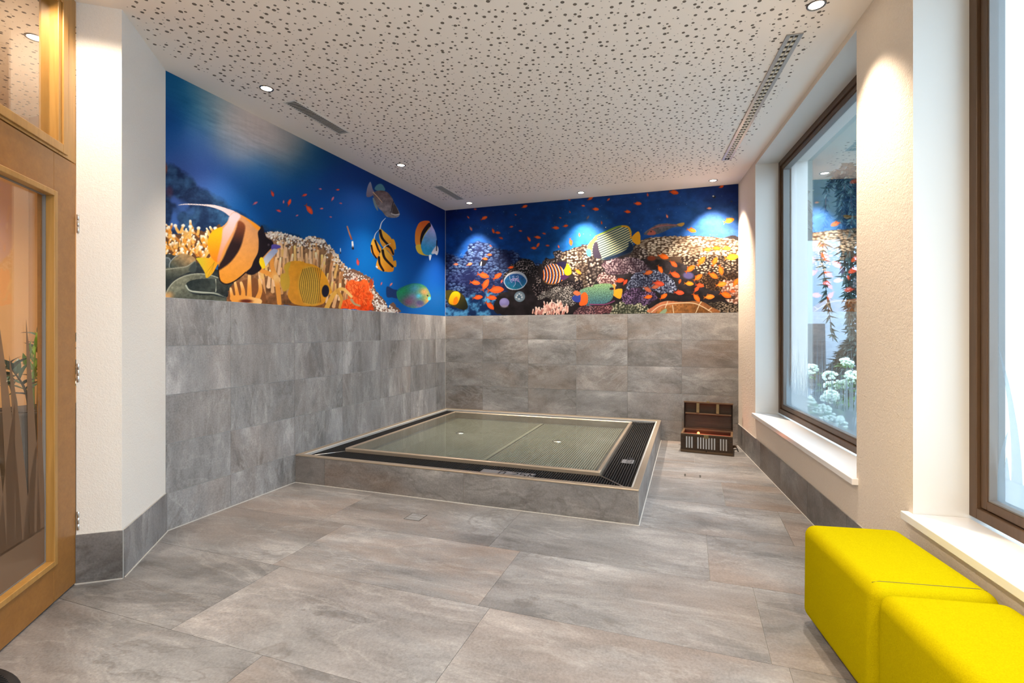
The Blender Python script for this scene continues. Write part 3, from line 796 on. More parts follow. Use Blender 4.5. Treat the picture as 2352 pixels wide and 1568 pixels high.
    P.area(A((200, 216), (300, 197), (480, 203), (640, 213), (800, 258), (890, 297), (830, 345), (740, 287), (620, 242), (480, 217), (300, 209)), grad((238, 228, 226), (226, 196, 200), (420, 470), (530, 490)))
    body = A((830, 330), (885, 296), (960, 330), (1080, 400), (1190, 480), (1222, 520), (1262, 590), (1330, 640), (1350, 690), (1422, 700), (1432, 726), (1390, 770), (1320, 850), (1250, 945), (1200, 988), (1130, 1037), (1070, 1050), (1012, 1020), (955, 1065), (880, 1122), (790, 1157), (728, 1140), (700, 1080), (688, 1000), (690, 930), (660, 895), (600, 835), (565, 730), (560, 640), (590, 560), (640, 510), (720, 478), (775, 435), (818, 375))
    P.area(body, grad((212, 150, 104), (222, 142, 42), (560, 500), (520, 650), .04, 8))
    P.area(A((560, 640), (590, 560), (640, 510), (720, 478), (740, 520), (728, 640), (700, 760), (680, 880), (650, 890), (600, 835), (565, 730)), grad((244, 176, 22), (228, 120, 26), (490, 540), (498, 605)))
    P.area(A((822, 345), (885, 298), (955, 345), (905, 430), (870, 520), (805, 640), (745, 760), (705, 880), (672, 872), (702, 745), (728, 625), (742, 505), (795, 432)), grad((226, 200, 204), (214, 138, 96), (525, 500), (505, 600)), soft=2.5)
    P.area(A((955, 332), (1080, 400), (1192, 482), (1215, 520), (1150, 505), (1060, 415)), (244, 150, 36), soft=2)
    P.area(A((930, 405), (985, 425), (1012, 480), (990, 600), (960, 705), (910, 800), (830, 902), (752, 962), (690, 995), (702, 925), (742, 858), (805, 720), (862, 600), (908, 480)), grad((132, 70, 40), (38, 24, 26), (550, 510), (540, 560)), soft=2.2)
    P.area(A((1215, 458), (1262, 590), (1332, 640), (1348, 700), (1290, 765), (1232, 830), (1185, 880), (1205, 975), (1130, 1038), (1070, 1052), (1018, 1022), (1080, 960), (1112, 880), (1162, 780), (1172, 650), (1162, 545), (1188, 500)), (26, 19, 26), soft=1.2)
    P.area(A((1332, 688), (1420, 696), (1436, 722), (1385, 742), (1330, 768)), (86, 74, 156), soft=1)
    P.area(A((1240, 840), (1340, 742), (1402, 762), (1330, 852), (1252, 950), (1236, 900)), grad((150, 160, 190), (206, 206, 206), (620, 578), (608, 610)), soft=1)
    P.area(A((1188, 848), (1222, 850), (1252, 950), (1222, 978), (1180, 912)), (250, 204, 28))
    P.stroke(A((690, 960), (692, 1060), (718, 1132), (790, 1162), (880, 1128), (965, 1066), (1015, 1020)), 3.2, 2.8, (34, 22, 22))
    P.oval(*A((1290, 690))[0], 2.6, 2.6, 0, (70, 60, 66), .4)
    # the yellow masked butterflyfish
    mb_ = A((1475, 960), (1510, 908), (1600, 882), (1720, 893)) + B((0, 905), (110, 930), (190, 980), (250, 1060), (288, 1150), (322, 1235), (328, 1262), (268, 1312), (228, 1390), (130, 1422), (20, 1425)) + A((1700, 1424), (1580, 1390), (1520, 1300), (1532, 1215), (1475, 1250), (1436, 1160), (1440, 1050), (1490, 1025))
    P.area(mb_, grad((214, 140, 44), (234, 158, 36), (660, 690), (735, 610), .08, 12))
    P.area(A((1475, 960), (1510, 908), (1560, 900), (1530, 1000), (1545, 1120), (1532, 1215), (1475, 1250), (1436, 1160), (1440, 1050), (1490, 1025)), (186, 164, 60), True, .6, 0, 2)
    P.area(B((0, 960), (90, 960), (160, 1060), (180, 1200), (150, 1400), (20, 1400)) + A((1720, 1390), (1660, 1250), (1660, 1080), (1720, 970)), (222, 182, 74), True, .65, 0, 5)
    for k in range(11):
        x = 690 + k * 4.2; P.stroke([(x + 6, 613 + abs(k - 5) * 1.0), (x - 2 + k * .35, 655), (x + 7 - k * .25, 698 - abs(k - 5) * .8)], 1.25, 1.25, (74, 58, 28), alpha=.95)
    P.oval(*B((248, 1245))[0], 8.4, 14, .05, (28, 26, 42), .12)
    # yellow branch, orange soft coral, white staghorn edge
    P.area(B((490, 1080), (560, 985), (640, 1008), (740, 1060), (800, 1100), (832, 1180), (872, 1262), (962, 1362), (1000, 1440), (1050, 1380), (1100, 1430), (1140, 1500), (820, 1500), (640, 1300)), (122, 88, 72), True, 1, 2)
    for k in range(420):
        t = R.random(); q = np.interp(t, [0, .25, .45, .7, 1], [545, 760, 850, 985, 1130]); r_ = np.interp(t, [0, .25, .45, .7, 1], [1000, 1085, 1225, 1400, 1480])
        x, y = B((q + R.uniform(-90, 8), r_ + R.uniform(0, 130)))[0]
        if y < 726: P.oval(x, y, R.uniform(1.0, 2.1), R.uniform(1.0, 2.6), R.uniform(0, 3), R.choice(((244, 232, 220), (222, 204, 192), (196, 168, 150), (250, 244, 236))), .4)
    P.area(B((500, 1160), (560, 1110), (650, 1132), (720, 1102), (782, 1162), (770, 1232), (832, 1302), (800, 1362), (824, 1470), (700, 1480), (560, 1460), (420, 1450), (428, 1372), (520, 1332), (500, 1232)), grad((246, 104, 44), (226, 70, 20), (800, 650), (830, 710), .25, 5), True, 1, 2)
    for k in range(60):
        x, y = R.uniform(796, 856), R.uniform(648, 708); P.stroke([(x, y), (x + R.uniform(-6, 6), y - R.uniform(4, 12)), (x + R.uniform(-7, 7), y - R.uniform(10, 18))], 2.4, 1.2, R.choice(((255, 128, 66), (250, 110, 50), (206, 60, 18))), alpha=.8)
    P.stroke(B((262, 1450), (320, 1330), (390, 1240), (470, 1225), (560, 1310)), 11, 6, (224, 166, 72), tip=(232, 190, 120))
    P.stroke(B((390, 1240), (440, 1330), (420, 1440)), 8, 6, (206, 150, 66)); P.stroke(B((560, 1350), (600, 1400), (660, 1420)), 6, 4, (176, 150, 110))
    # grey triggerfish
    P.area(B((740, 105), (752, 0), (788, -66), (815, 20), (838, 70), (790, 112)), grad((128, 132, 156), (110, 96, 112), (846, 415), (858, 448)))
    P.area(B((838, 20), (870, -30), (920, -40), (955, 0), (962, 40), (900, 52)), (70, 116, 134), soft=1)
    P.area(B((815, 130), (850, 150), (880, 280), (840, 230)), (112, 128, 134))
    P.area(B((822, 70), (900, 38), (990, 58), (1050, 130), (1072, 182), (1112, 250), (1138, 312), (1126, 350), (1070, 367), (980, 350), (930, 290), (880, 240), (840, 150)), grad((98, 78, 80), (128, 122, 124), (885, 440), (875, 490), .3, 6))
    P.stroke(B((820, 60), (860, 100), (930, 180)), 1.6, 1, (214, 170, 130)); P.stroke(B((1064, 175), (1050, 230), (1036, 300)), 1.8, 1.4, (38, 30, 34))
    P.area(B((1072, 200), (1120, 285), (1120, 320), (1050, 310)), (66, 58, 58)); P.stroke(B((1040, 318), (1090, 330), (1134, 322)), 2.2, 2.6, (190, 184, 180))
    # three little bannerfish
    def banner(pts, bands, fil, tail):
        P.area(B(*tail), (238, 160, 40)); P.stroke(B(*fil), 1.0, 3.0, (220, 226, 236)); P.area(B(*pts), grad((244, 190, 70), (232, 140, 30), B(pts[0])[0], B(pts[len(pts) // 2])[0]))
        for b, w_ in bands: P.stroke(B(*b), w_, w_ * .8, (34, 24, 26))
    banner([(900, 500), (955, 532), (1030, 600), (1055, 670), (1075, 760), (1060, 822), (1000, 765), (930, 705), (898, 620)], [(((905, 520), (930, 610), (1000, 690)), 6), (((985, 700), (1030, 730), (1062, 800)), 5)], [(970, 370), (922, 425), (900, 510)], [(1030, 640), (1062, 620), (1085, 660), (1095, 740), (1060, 732)])
    banner([(832, 612), (882, 672), (922, 742), (895, 800), (868, 852), (818, 812), (792, 740), (800, 660)], [(((845, 640), (880, 740), (905, 780)), 4.5), (((800, 700), (820, 790), (860, 850)), 4)], [(888, 512), (848, 560), (832, 625)], [(790, 700), (802, 740), (798, 790)])
    banner([(940, 730), (1000, 772), (1052, 832), (1062, 892), (1062, 1005), (960, 1012), (900, 992), (855, 950), (880, 850)], [(((935, 760), (960, 850), (1055, 950)), 6), (((890, 840), (900, 920), (945, 1000)), 5.5)], [(1030, 675), (962, 708), (935, 760)], [(1030, 910), (1092, 878), (1096, 955), (1050, 940)])
    P.oval(*B((865, 955))[0], 3, 2, .7, (220, 224, 232))
    # blue and lavender butterflyfish
    P.area(B((1340, 490), (1382, 420), (1460, 400), (1502, 432), (1410, 600), (1392, 700), (1332, 690), (1324, 570)), grad((206, 92, 36), (236, 150, 50), (975, 512), (955, 560)))
    P.area(B((1332, 700), (1355, 780), (1420, 815), (1500, 815), (1430, 760), (1398, 690)), (232, 196, 60))
    P.area(B((1492, 428), (1545, 490), (1578, 580), (1590, 700), (1604, 750), (1560, 795), (1500, 816), (1432, 800), (1402, 745), (1395, 680), (1425, 585)), grad((192, 174, 222), (46, 152, 206), (992, 520), (975, 570), .1, 6))
    P.area(B((1490, 425), (1512, 470), (1440, 565), (1405, 650), (1392, 690), (1385, 620), (1412, 520)), (26, 20, 28)); P.stroke(B((1500, 480), (1440, 565), (1408, 640)), 1.4, 1, (212, 196, 70))
    P.area(B((1520, 790), (1580, 700), (1608, 745), (1590, 812), (1560, 798)), (232, 230, 236), soft=1); P.stroke(B((1586, 640), (1580, 760)), 2.2, 2, (30, 26, 40)); P.area(B((1490, 815), (1522, 815), (1502, 880)), (214, 226, 238))
    # parrotfish
    P.area(B((985, 1192), (1062, 1222), (1130, 1242), (1120, 1330), (1050, 1322), (985, 1312)), (26, 56, 108), soft=1)
    def parrot(x, y):
        u = (x - 915) / 75; v = (y - 650) / 58
        c = np.array([38., 132, 96])[None, None] + 0 * u[..., None]
        for cu, cv, s, col_ in ((.10, .25, .22, (34, 150, 92)), (.50, .2, .2, (66, 138, 176)), (.45, .55, .2, (104, 112, 150)), (.8, .35, .2, (196, 140, 86)), (.95, .7, .2, (226, 150, 60)), (.3, .75, .25, (122, 70, 104)), (.65, .85, .22, (128, 86, 128)), (.62, .5, .1, (70, 176, 216))):
            w_ = np.exp(-((u - cu) ** 2 + (v - cv) ** 2) / (2 * (s * .62) ** 2)) * .9
            c = c * (1 - w_[..., None]) + np.array(col_, float) * w_[..., None]
        return c * (.92 + .16 * vnoise(x / 2.2, y / 2.2, 4))[..., None], np.ones(x.shape)
    P.area(B((1105, 1245), (1180, 1190), (1290, 1155), (1392, 1160), (1462, 1202), (1510, 1292), (1502, 1342), (1452, 1402), (1380, 1442), (1280, 1447), (1190, 1412), (1118, 1342)), parrot)
    P.stroke(B((1110, 1245), (1190, 1192), (1290, 1157), (1392, 1160)), 2, 1.6, (30, 110, 120)); P.oval(*B((1495, 1335))[0], 3.4, 4.4, .3, (80, 190, 220), .3); P.oval(*B((1385, 1385))[0], 8, 5, .2, (66, 70, 110), .5, .8)
    P.oval(*B((1475, 1300))[0], 1.8, 1.8, 0, (40, 30, 40), .3)
    # small drifting fish
    P.stroke(B((510, 470), (535, 550), (562, 620)), 3, 4, (206, 138, 104), tip=(160, 80, 60)); P.stroke(B((572, 655), (578, 735)), 4, 5, (236, 236, 236), tip=(24, 22, 40)); P.stroke(B((428, 735), (430, 790)), 2, 2.4, (200, 210, 220), tip=(20, 30, 60))
    red = (196, 62, 48); pk = (186, 96, 118)
    for (x, y), L, a, c in zip(A((1335, 75), (1720, 95), (1540, 185), (1470, 172), (1130, 192), (1410, 282), (1775, 265), (1630, 340)) + B((185, 20), (395, 30), (335, 140), (430, 192), (200, 256), (310, 356), (5, 95), (635, 895), (920, 1158), (1035, 1168)),
            (16, 13, 18, 9, 13, 13, 27, 8, 8, 9, 12, 8, 9, 7, 10, 17, 9, 11), (70, -20, -70, 95, -30, 20, 55, -20, 10, 0, -60, 10, -5, 10, -30, 82, -70, -50), (red, red, (214, 70, 40), pk, pk, (200, 70, 76), (206, 70, 36), pk, pk, red, pk, pk, (206, 100, 100), pk, red, (196, 70, 70), pk, (214, 120, 120))):
        P.minnow(x, y, L, a, c, .34)

def paint_back(P):
    A = T_(1010, 420, 5.057); B = T_(1350, 420, 5.058); R = random.Random(11)
    P.backdrop([(1030, 490, 0, 22, 82), (1080, 490, 2, 30, 96), (1130, 490, 6, 44, 104), (1200, 480, 8, 52, 112), (1280, 480, 8, 56, 118), (1360, 460, 14, 58, 122), (1450, 450, 22, 62, 130), (1550, 445, 26, 62, 128),
        (1640, 440, 24, 52, 116), (1690, 440, 20, 40, 100), (1060, 540, 14, 70, 150), (1100, 540, 34, 84, 160), (1150, 560, 12, 66, 140), (1220, 540, 4, 50, 112), (1270, 570, 10, 72, 140), (1320, 540, 24, 96, 170), (1360, 530, 40, 104, 176),
        (1260, 600, 14, 82, 150), (1480, 500, 24, 66, 130), (1530, 490, 26, 68, 138), (1580, 510, 42, 92, 164), (1640, 510, 58, 104, 176), (1680, 520, 62, 106, 176), (1500, 540, 26, 78, 150), (1440, 500, 14, 56, 118)])
    X, Y = P.X, P.Y
    P.I *= (1 + (fbm(X, Y * 1.4, 14, 4, 8) - .5) * .42)[..., None]
    # blue reef in the distance on the left
    def far(x, y):
        d, i, bx, by = vor(x, y * 1.25, 7.5, 31); n = fbm(x, y, 30, 4, 13)
        v = np.clip((.55 - by * .9) * (1 - sstep(.35, .62, d)), 0, 1) * np.clip((n - .28) * 2.6, .05, 1)
        c = np.array([14, 22, 58]) + (np.array([124, 158, 206]) - np.array([14, 22, 58])) * v[..., None]
        return c, np.ones(x.shape)
    P.area(A((-10, 800), (60, 815), (160, 850), (260, 860), (330, 740), (430, 680), (560, 690), (700, 770), (860, 800), (940, 880), (1100, 940), (1200, 1000), (1100, 1600), (-10, 1600)), far, True, .95, 9, 3)
    def low(x, y):
        n = fbm(x, y, 16, 5, 3); c = np.array([12, 40, 84]) + (np.array([90, 170, 222]) - np.array([12, 40, 84])) * sstep(.42, .72, n)[..., None]; return c, sstep(.35, .5, fbm(x, y, 40, 2, 77) + .1)
    P.area(A((-10, 1480), (200, 1390), (420, 1280), (560, 1280), (760, 1320), (800, 1560), (-10, 1560)), low, True, .9, 4, 3)
    P.area(A((60, 1120), (300, 1020), (640, 1040), (760, 1180), (520, 1260), (260, 1200)), (26, 30, 78), True, .55, 6, 8)
    for k in range(46): P.stroke([(x0 := R.uniform(1040, 1160), y0 := R.uniform(585, 640)), (x0 + R.uniform(4, 12), y0 - R.uniform(0, 7))], 1.2, .8, (128, 160, 206), alpha=.5)
    # main reef, dark, then the coral patches
    reef = A((740, 1090), (830, 1010), (880, 940), (980, 890), (1080, 910), (1110, 960), (1180, 950), (1230, 885), (1330, 880), (1320, 810), (1370, 785), (1430, 800), (1560, 760), (1700, 720)) + B((40, 830), (200, 880), (500, 740), (620, 668), (760, 638), (1000, 625), (1300, 622), (1550, 640), (1775, 690), (1775, 1530), (0, 1530)) + A((700, 1530), (690, 1290), (790, 1260), (760, 1180))
    P.area(reef, grad((52, 46, 48), (26, 22, 26), (1350, 590), (1350, 720), .5, 12), True, 1, 3)
    P.pebbles(A((740, 1090), (880, 935), (980, 885), (1090, 915), (1140, 1000), (1200, 1240), (1120, 1260), (1080, 1110), (900, 1040), (800, 1080)), 4.2, (196, 176, 170), (26, 24, 28), 4, .34, 1, .8)
    P.pebbles(A((1190, 960), (1240, 885), (1330, 885), (1330, 800), (1420, 800), (1300, 960)), 4.4, (170, 158, 160), (28, 26, 30), 6, .34, 1, .8)
    P.pebbles(A((1400, 830), (1560, 760), (1700, 725), (1790, 820), (1790, 1150), (1600, 1190), (1520, 1000)), 6.4, (236, 218, 196), (52, 40, 34), 9, .40, 1, .7, 1.4)
    P.pebbles(A((1080, 1180), (1200, 1180), (1400, 1150), (1650, 1150), (1620, 1250), (1450, 1230), (1200, 1330), (1120, 1300)), 5, (150, 132, 130), (22, 18, 22), 14, .30, 1, .8)
    P.pebbles(A((1140, 1340), (1300, 1230), (1500, 1200), (1560, 1260), (1560, 1400), (1500, 1420), (1300, 1350)), 3.2, (206, 200, 194), (48, 44, 44), 16, .42, 1, .9)
    # plate coral on the right
    plate = B((520, 800), (580, 730), (640, 665), (760, 632), (1000, 620), (1300, 620), (1550, 640), (1775, 695), (1775, 1020), (1500, 1040), (1200, 960), (900, 900), (700, 860))
    P.area(plate, grad((128, 108, 90), (66, 48, 36), (1500, 545), (1500, 620)), True, 1, 2)
    P.pebbles(B((520, 790), (640, 662), (760, 632), (1000, 620), (1300, 620), (1550, 640), (1775, 692), (1775, 880), (1300, 860), (900, 850), (700, 850)), 8.2, (250, 232, 204), (86, 66, 50), 40, .46, 1, .62, 2.0, 2)
    P.pebbles(B((1100, 860), (1775, 870), (1775, 1080), (1400, 1060), (1200, 980)), 7.4, (226, 206, 178), (44, 32, 26), 44, .36, 1, .7, 1.7, 5)
    P.pebbles(B((480, 870), (520, 780), (620, 740), (700, 800), (680, 880), (560, 900)), 6.4, (222, 204, 186), (60, 46, 42), 47, .42, 1, .7, 1.4)
    P.pebbles(B((1250, 1100), (1500, 1060), (1775, 1060), (1775, 1250), (1600, 1260), (1300, 1220)), 5, (150, 116, 84), (40, 26, 18), 50, .36, 1, .7)
    P.pebbles(B((1560, 1160), (1775, 1120), (1775, 1360), (1690, 1400), (1600, 1330)), 6, (244, 216, 204), (120, 78, 62), 51, .44, 1, .7)
    P.pebbles(B((1350, 1420), (1500, 1380), (1775, 1420), (1775, 1520), (1420, 1520)), 6.5, (190, 172, 150), (34, 28, 24), 52, .40, 1, .7, 2.6)
    P.pebbles(B((0, 880), (60, 870), (160, 900), (150, 1060), (60, 1170), (0, 1160)), 7, (232, 216, 200), (40, 32, 32), 53, .38, 1, .7)
    P.pebbles(B((150, 930), (280, 880), (460, 870), (640, 900), (700, 990), (660, 1060), (480, 1060), (300, 1060), (180, 1000)), 4.6, (206, 184, 188), (66, 46, 56), 54, .46, 1, .7)
    P.pebbles(B((100, 1160), (140, 1060), (230, 1045), (320, 1100), (330, 1190), (200, 1200)), 4.2, (226, 196, 190), (84, 52, 54), 55, .46, 1, .7)
    P.pebbles(B((430, 1200), (560, 1060), (760, 1000), (900, 1040), (1020, 1180), (1000, 1280), (800, 1260), (620, 1220), (480, 1240)), 4.4, (180, 190, 216), (40, 42, 62), 56, .44, 1, .7)
    P.pebbles(B((400, 1290), (520, 1230), (720, 1260), (800, 1330), (700, 1400), (560, 1420), (400, 1390)), 4.0, (150, 118, 160), (40, 28, 48), 57, .46, 1, .7)
    P.pebbles(B((230, 1520), (280, 1430), (400, 1390), (520, 1400), (640, 1400), (720, 1480), (720, 1525)), 5, (212, 206, 176), (52, 56, 44), 58, .42, 1, .8)
    P.pebbles(B((-30, 1520), (60, 1440), (200, 1410), (280, 1430), (240, 1525)), 4, (196, 138, 140), (72, 40, 46), 59, .44, 1, .8)
    P.pebbles(A((1540, 1540), (1600, 1460), (1770, 1430), (1790, 1540)), 4, (176, 128, 130), (60, 40, 48), 60, .42, 1, .8)
    # pink finger coral
    for k in range(150):
        x, y = A((R.uniform(1000, 1520), 0))[0][0], R.uniform(692, 724); lim = np.interp(x, [1205, 1230, 1265, 1300, 1312], [724, 706, 688, 696, 716])
        if y - 8 > lim: P.stroke([(x, y), (x + R.uniform(-3, 4), y - R.uniform(7, 12))], 3.4, 2.6, R.choice(((214, 152, 138), (230, 176, 160), (184, 120, 112), (242, 202, 184))), tip=(250, 222, 208))
    P.stroke(B((920, 1290), (1200, 1300), (1400, 1330), (1700, 1330)), 6, 8, (26, 20, 20), alpha=.7)
    # turtle shell at the bottom edge
    P.area(B((735, 1510), (770, 1430), (900, 1372), (1100, 1380), (1300, 1372), (1420, 1430), (1500, 1515)), grad((196, 120, 84), (150, 96, 56), (1520, 690), (1560, 720), .2, 6))
    P.area(B((810, 1520), (900, 1440), (1080, 1398), (1250, 1410), (1380, 1470), (1450, 1525)), grad((172, 112, 60), (120, 78, 40), (1540, 700), (1600, 722), .3, 4))
    P.area(B((830, 1515), (900, 1460), (920, 1480), (890, 1520)), (140, 160, 128))
    for p in (((740, 1500), (860, 1420), (1080, 1394), (1260, 1404), (1440, 1500)), ((985, 1420), (1000, 1520)), ((1290, 1430), (1250, 1520)), ((900, 1450), (930, 1375)), ((1290, 1420), (1320, 1380)), ((1400, 1480), (1440, 1450))): P.stroke(B(*p), 1.8, 1.6, (232, 208, 170))
    # moon jelly and two small round ones
    J = T_(1130, 600, 13.92)
    jc = J((750, 640))[0]
    P.area(J((372, 640), (440, 470), (560, 370), (740, 315), (920, 340), (1060, 440), (1130, 620), (1060, 760), (960, 860), (780, 912), (600, 900), (470, 830)), (186, 200, 220))
    P.area(J((400, 640), (450, 540), (560, 440), (740, 395), (920, 430), (1040, 520), (1100, 630), (1040, 750), (930, 840), (770, 890), (610, 870), (470, 790)), grad((38, 84, 150), (24, 118, 150), J((740, 420))[0], J((700, 880))[0], .2, 5))
    P.stroke(J((470, 460), (600, 380), (760, 340), (920, 370), (1050, 470)), 2.6, 2.2, (216, 214, 214))
    for p in (((560, 470), (590, 620), (640, 680)), ((650, 500), (690, 470), (700, 520), (660, 540)), ((770, 490), (830, 465), (850, 520), (800, 530)), ((640, 560), (760, 560), (860, 640), (900, 690)), ((740, 650), (750, 720), (680, 820)), ((860, 620), (930, 740), (970, 800)), ((640, 600), (720, 620), (820, 600))): P.stroke(J(*p), 1.6, 1.3, (172, 186, 232), alpha=.85)
    for k in range(26): P.oval(*J((R.uniform(620, 880), R.uniform(530, 650)))[0], 1.3, 1.1, 0, R.choice(((206, 184, 228), (160, 140, 200), (120, 110, 190))), .4)
    P.oval(*J((885, 1125))[0], 12.4, 12.2, 0, (112, 134, 150), .06); P.oval(*J((885, 1125))[0], 9.4, 9.2, 0, (142, 158, 170), .2, .7); P.oval(*J((885, 1125))[0], 5.2, 5, 0, (86, 110, 130), .3)
    for dx, dy in ((-75, -40), (-10, -85), (45, -45), (-110, 20), (-20, 75), (70, 20)): P.oval(*J((885 + dx, 1125 + dy))[0], 1.8, 1.6, 0, (226, 232, 238), .4)
    P.oval(*J((395, 1320))[0], 11.4, 10.6, 0, (126, 120, 176), .08); P.oval(*J((370, 1270))[0], 7, 5.5, 0, (152, 148, 206), .6, .6); P.oval(*J((400, 1440))[0], 8, 3, 0, (150, 140, 140), .6, .6)
    # emperor angelfish
    P.area(B((505, 640), (545, 590), (590, 565), (612, 620), (608, 700), (570, 715), (520, 680)), (238, 168, 36))
    emp = B((0, 730), (30, 680), (90, 620), (200, 570), (330, 512), (410, 498), (470, 510), (500, 560), (510, 640), (528, 730), (510, 800), (400, 840), (250, 885), (150, 890), (60, 840), (10, 800))
    def stripes(x, y):
        a = math.radians(-24); u = x * math.sin(-a) + y * math.cos(a); u = u + 6e-4 * (x - 1400) ** 2
        s = .5 + .5 * np.sin(u * 2 * math.pi / 5.0); base = np.array([232, 226, 170.]) * (1 - s[..., None]) + np.array([30, 56, 74.]) * s[..., None]
        return base, np.ones(x.shape)
    P.area(emp, stripes)
    P.stroke(B((90, 620), (200, 570), (330, 515), (410, 502), (470, 515), (500, 570)), 3, 5, (126, 156, 60)); P.stroke(B((400, 502), (470, 515), (498, 580), (500, 640)), 4, 3, (226, 160, 40))
    P.area(B((480, 680), (528, 730), (512, 800), (400, 845), (250, 890), (180, 880), (400, 800), (470, 740)), (26, 44, 70), soft=2)
    P.area(B((0, 735), (35, 680), (95, 622), (110, 650), (60, 720), (40, 830), (10, 800)), (174, 180, 72)); P.area(B((75, 700), (110, 690), (130, 780), (160, 880), (80, 860), (55, 800)), (48, 42, 58)); P.area(B((-20, 790), (15, 765), (40, 790), (35, 850), (0, 850)), (70, 170, 206))
    # wrasse
    P.area(B((650, 590), (720, 530), (820, 480), (920, 470), (1030, 480), (1110, 462), (1120, 480), (1085, 505), (980, 520), (880, 570), (780, 602), (700, 606)), grad((116, 100, 104), (70, 84, 96), (1520, 515), (1525, 535), .3, 4))
    P.area(B((1035, 480), (1112, 460), (1122, 480), (1085, 506)), (190, 150, 70)); P.stroke(B((720, 545), (840, 500), (1030, 487)), 1.4, 1.2, (190, 96, 90)); P.area(B((690, 590), (740, 548), (790, 570), (780, 600), (710, 606)), (176, 96, 84), soft=1); P.oval(*B((735, 565))[0], 1.6, 1.6, 0, (40, 24, 24), .3)
    # regal angelfish
    P.area(A((1430, 970), (1480, 935), (1520, 990), (1530, 1050), (1480, 1075), (1440, 1040)), (244, 184, 30)); P.area(A((1360, 930), (1470, 920), (1440, 1010), (1380, 1000)), (30, 26, 60))
    reg = A((1190, 1060), (1220, 980), (1290, 940), (1370, 950), (1430, 1000), (1450, 1060), (1440, 1120), (1360, 1165), (1260, 1170), (1200, 1120))
    def rstr(x, y):
        u = x + .0115 * (y - 618) ** 2 * 1.2 - .38 * (y - 618); s = (u / 7.2) % 1.0
        c = np.where((s < .34)[..., None], np.array([228, 118, 44.]), np.where((s < .5)[..., None], np.array([226, 214, 214.]), np.where((s < .62)[..., None], np.array([60, 90, 150.]), np.array([38, 26, 44.])))); return c, np.ones(x.shape)
    P.area(reg, rstr); P.area(A((1400, 1080), (1450, 1070), (1500, 1090), (1430, 1130)), (72, 40, 84)); P.area(A((1200, 1120), (1260, 1165), (1360, 1165), (1300, 1185), (1220, 1160)), (110, 78, 40), alpha=.8)
    # blue-faced angelfish
    P.area(B((270, 1270), (330, 1235), (400, 1232), (395, 1300), (380, 1342), (330, 1330)), (240, 166, 40)); P.area(B((240, 1210), (320, 1180), (300, 1300), (270, 1300)), (216, 150, 60))
    def bluef(x, y):
        t = np.clip((y - 653) / 45, 0, 1); d, i, bx, by = vor(x, y, 2.6, 90); c = np.array([120, 156, 110.]) + (np.array([62, 104, 120.]) - np.array([120, 156, 110.])) * t[..., None]; return c * (.85 + .3 * (d < .4))[..., None], np.ones(x.shape)
    P.area(A((1620, 1260), (1700, 1215), (1790, 1200)) + B((60, 1185), (180, 1168), (280, 1180), (300, 1260), (280, 1350), (200, 1400), (60, 1420)) + A((1700, 1420), (1640, 1340)), bluef)
    P.area(A((1640, 1300), (1690, 1270), (1722, 1320), (1712, 1400), (1660, 1425), (1620, 1410)), (236, 96, 36)); P.area(A((1535, 1340), (1560, 1310), (1630, 1300), (1630, 1380), (1570, 1380)), (46, 62, 146)); P.area(A((1550, 1280), (1580, 1250), (1640, 1280), (1600, 1310)), (206, 110, 70)); P.oval(*B((278, 1228))[0], 5, 3, 0, (46, 22, 34), .3)
    P.stroke(B((20, 1410), (200, 1410), (310, 1370)), 3, 2.5, (120, 60, 100))
    # yellow and black angelfish in the corner
    P.area(A((60, 1260), (180, 1250), (260, 1290), (310, 1370), (325, 1440), (290, 1475), (220, 1460), (150, 1430), (100, 1400)), grad((86, 78, 26), (34, 34, 20), (1045, 680), (1070, 700)))
    P.area(A((120, 1310), (160, 1262), (215, 1265), (240, 1310), (205, 1400), (150, 1415), (105, 1385)), grad((250, 214, 20), (236, 160, 20), (1035, 675), (1045, 698))); P.area(A((165, 1345), (200, 1320), (212, 1370), (190, 1410), (160, 1400)), (244, 130, 20), soft=1)
    # clown damsels, bubbles
    P.area(A((455, 950), (500, 880), (560, 870), (520, 960)), (20, 20, 34)); P.stroke(A((478, 955), (484, 920)), 3, 2.4, (220, 220, 224))
    P.oval(*B((1465, 160))[0], 4.2, 3.2, .3, (34, 40, 54), .3); P.oval(*B((1458, 153))[0], 2, 1.6, 0, (220, 226, 230), .4); P.oval(*B((205, 520))[0], 2.2, 2.2, 0, (40, 50, 80), .3); P.oval(*B((208, 516))[0], 1.2, 1.2, 0, (230, 236, 240), .4); P.oval(*B((1670, 215))[0], 2.4, 1.8, .4, (50, 60, 80), .4)
    for k in range(60): P.oval(R.uniform(1040, 1690), R.uniform(450, 540), R.uniform(.5, 1.2), R.uniform(.5, 1.2), 0, (130, 170, 200), .5, .5)
    P.oval(*B((1170, 1075))[0], 12, 8, .1, (96, 88, 140), .3, .9); P.oval(*B((740, 875))[0], 10, 5.5, 0, (150, 66, 38), .3, .9)
    # orange fish, left half
    o = (226, 84, 30); dm = (190, 78, 50)
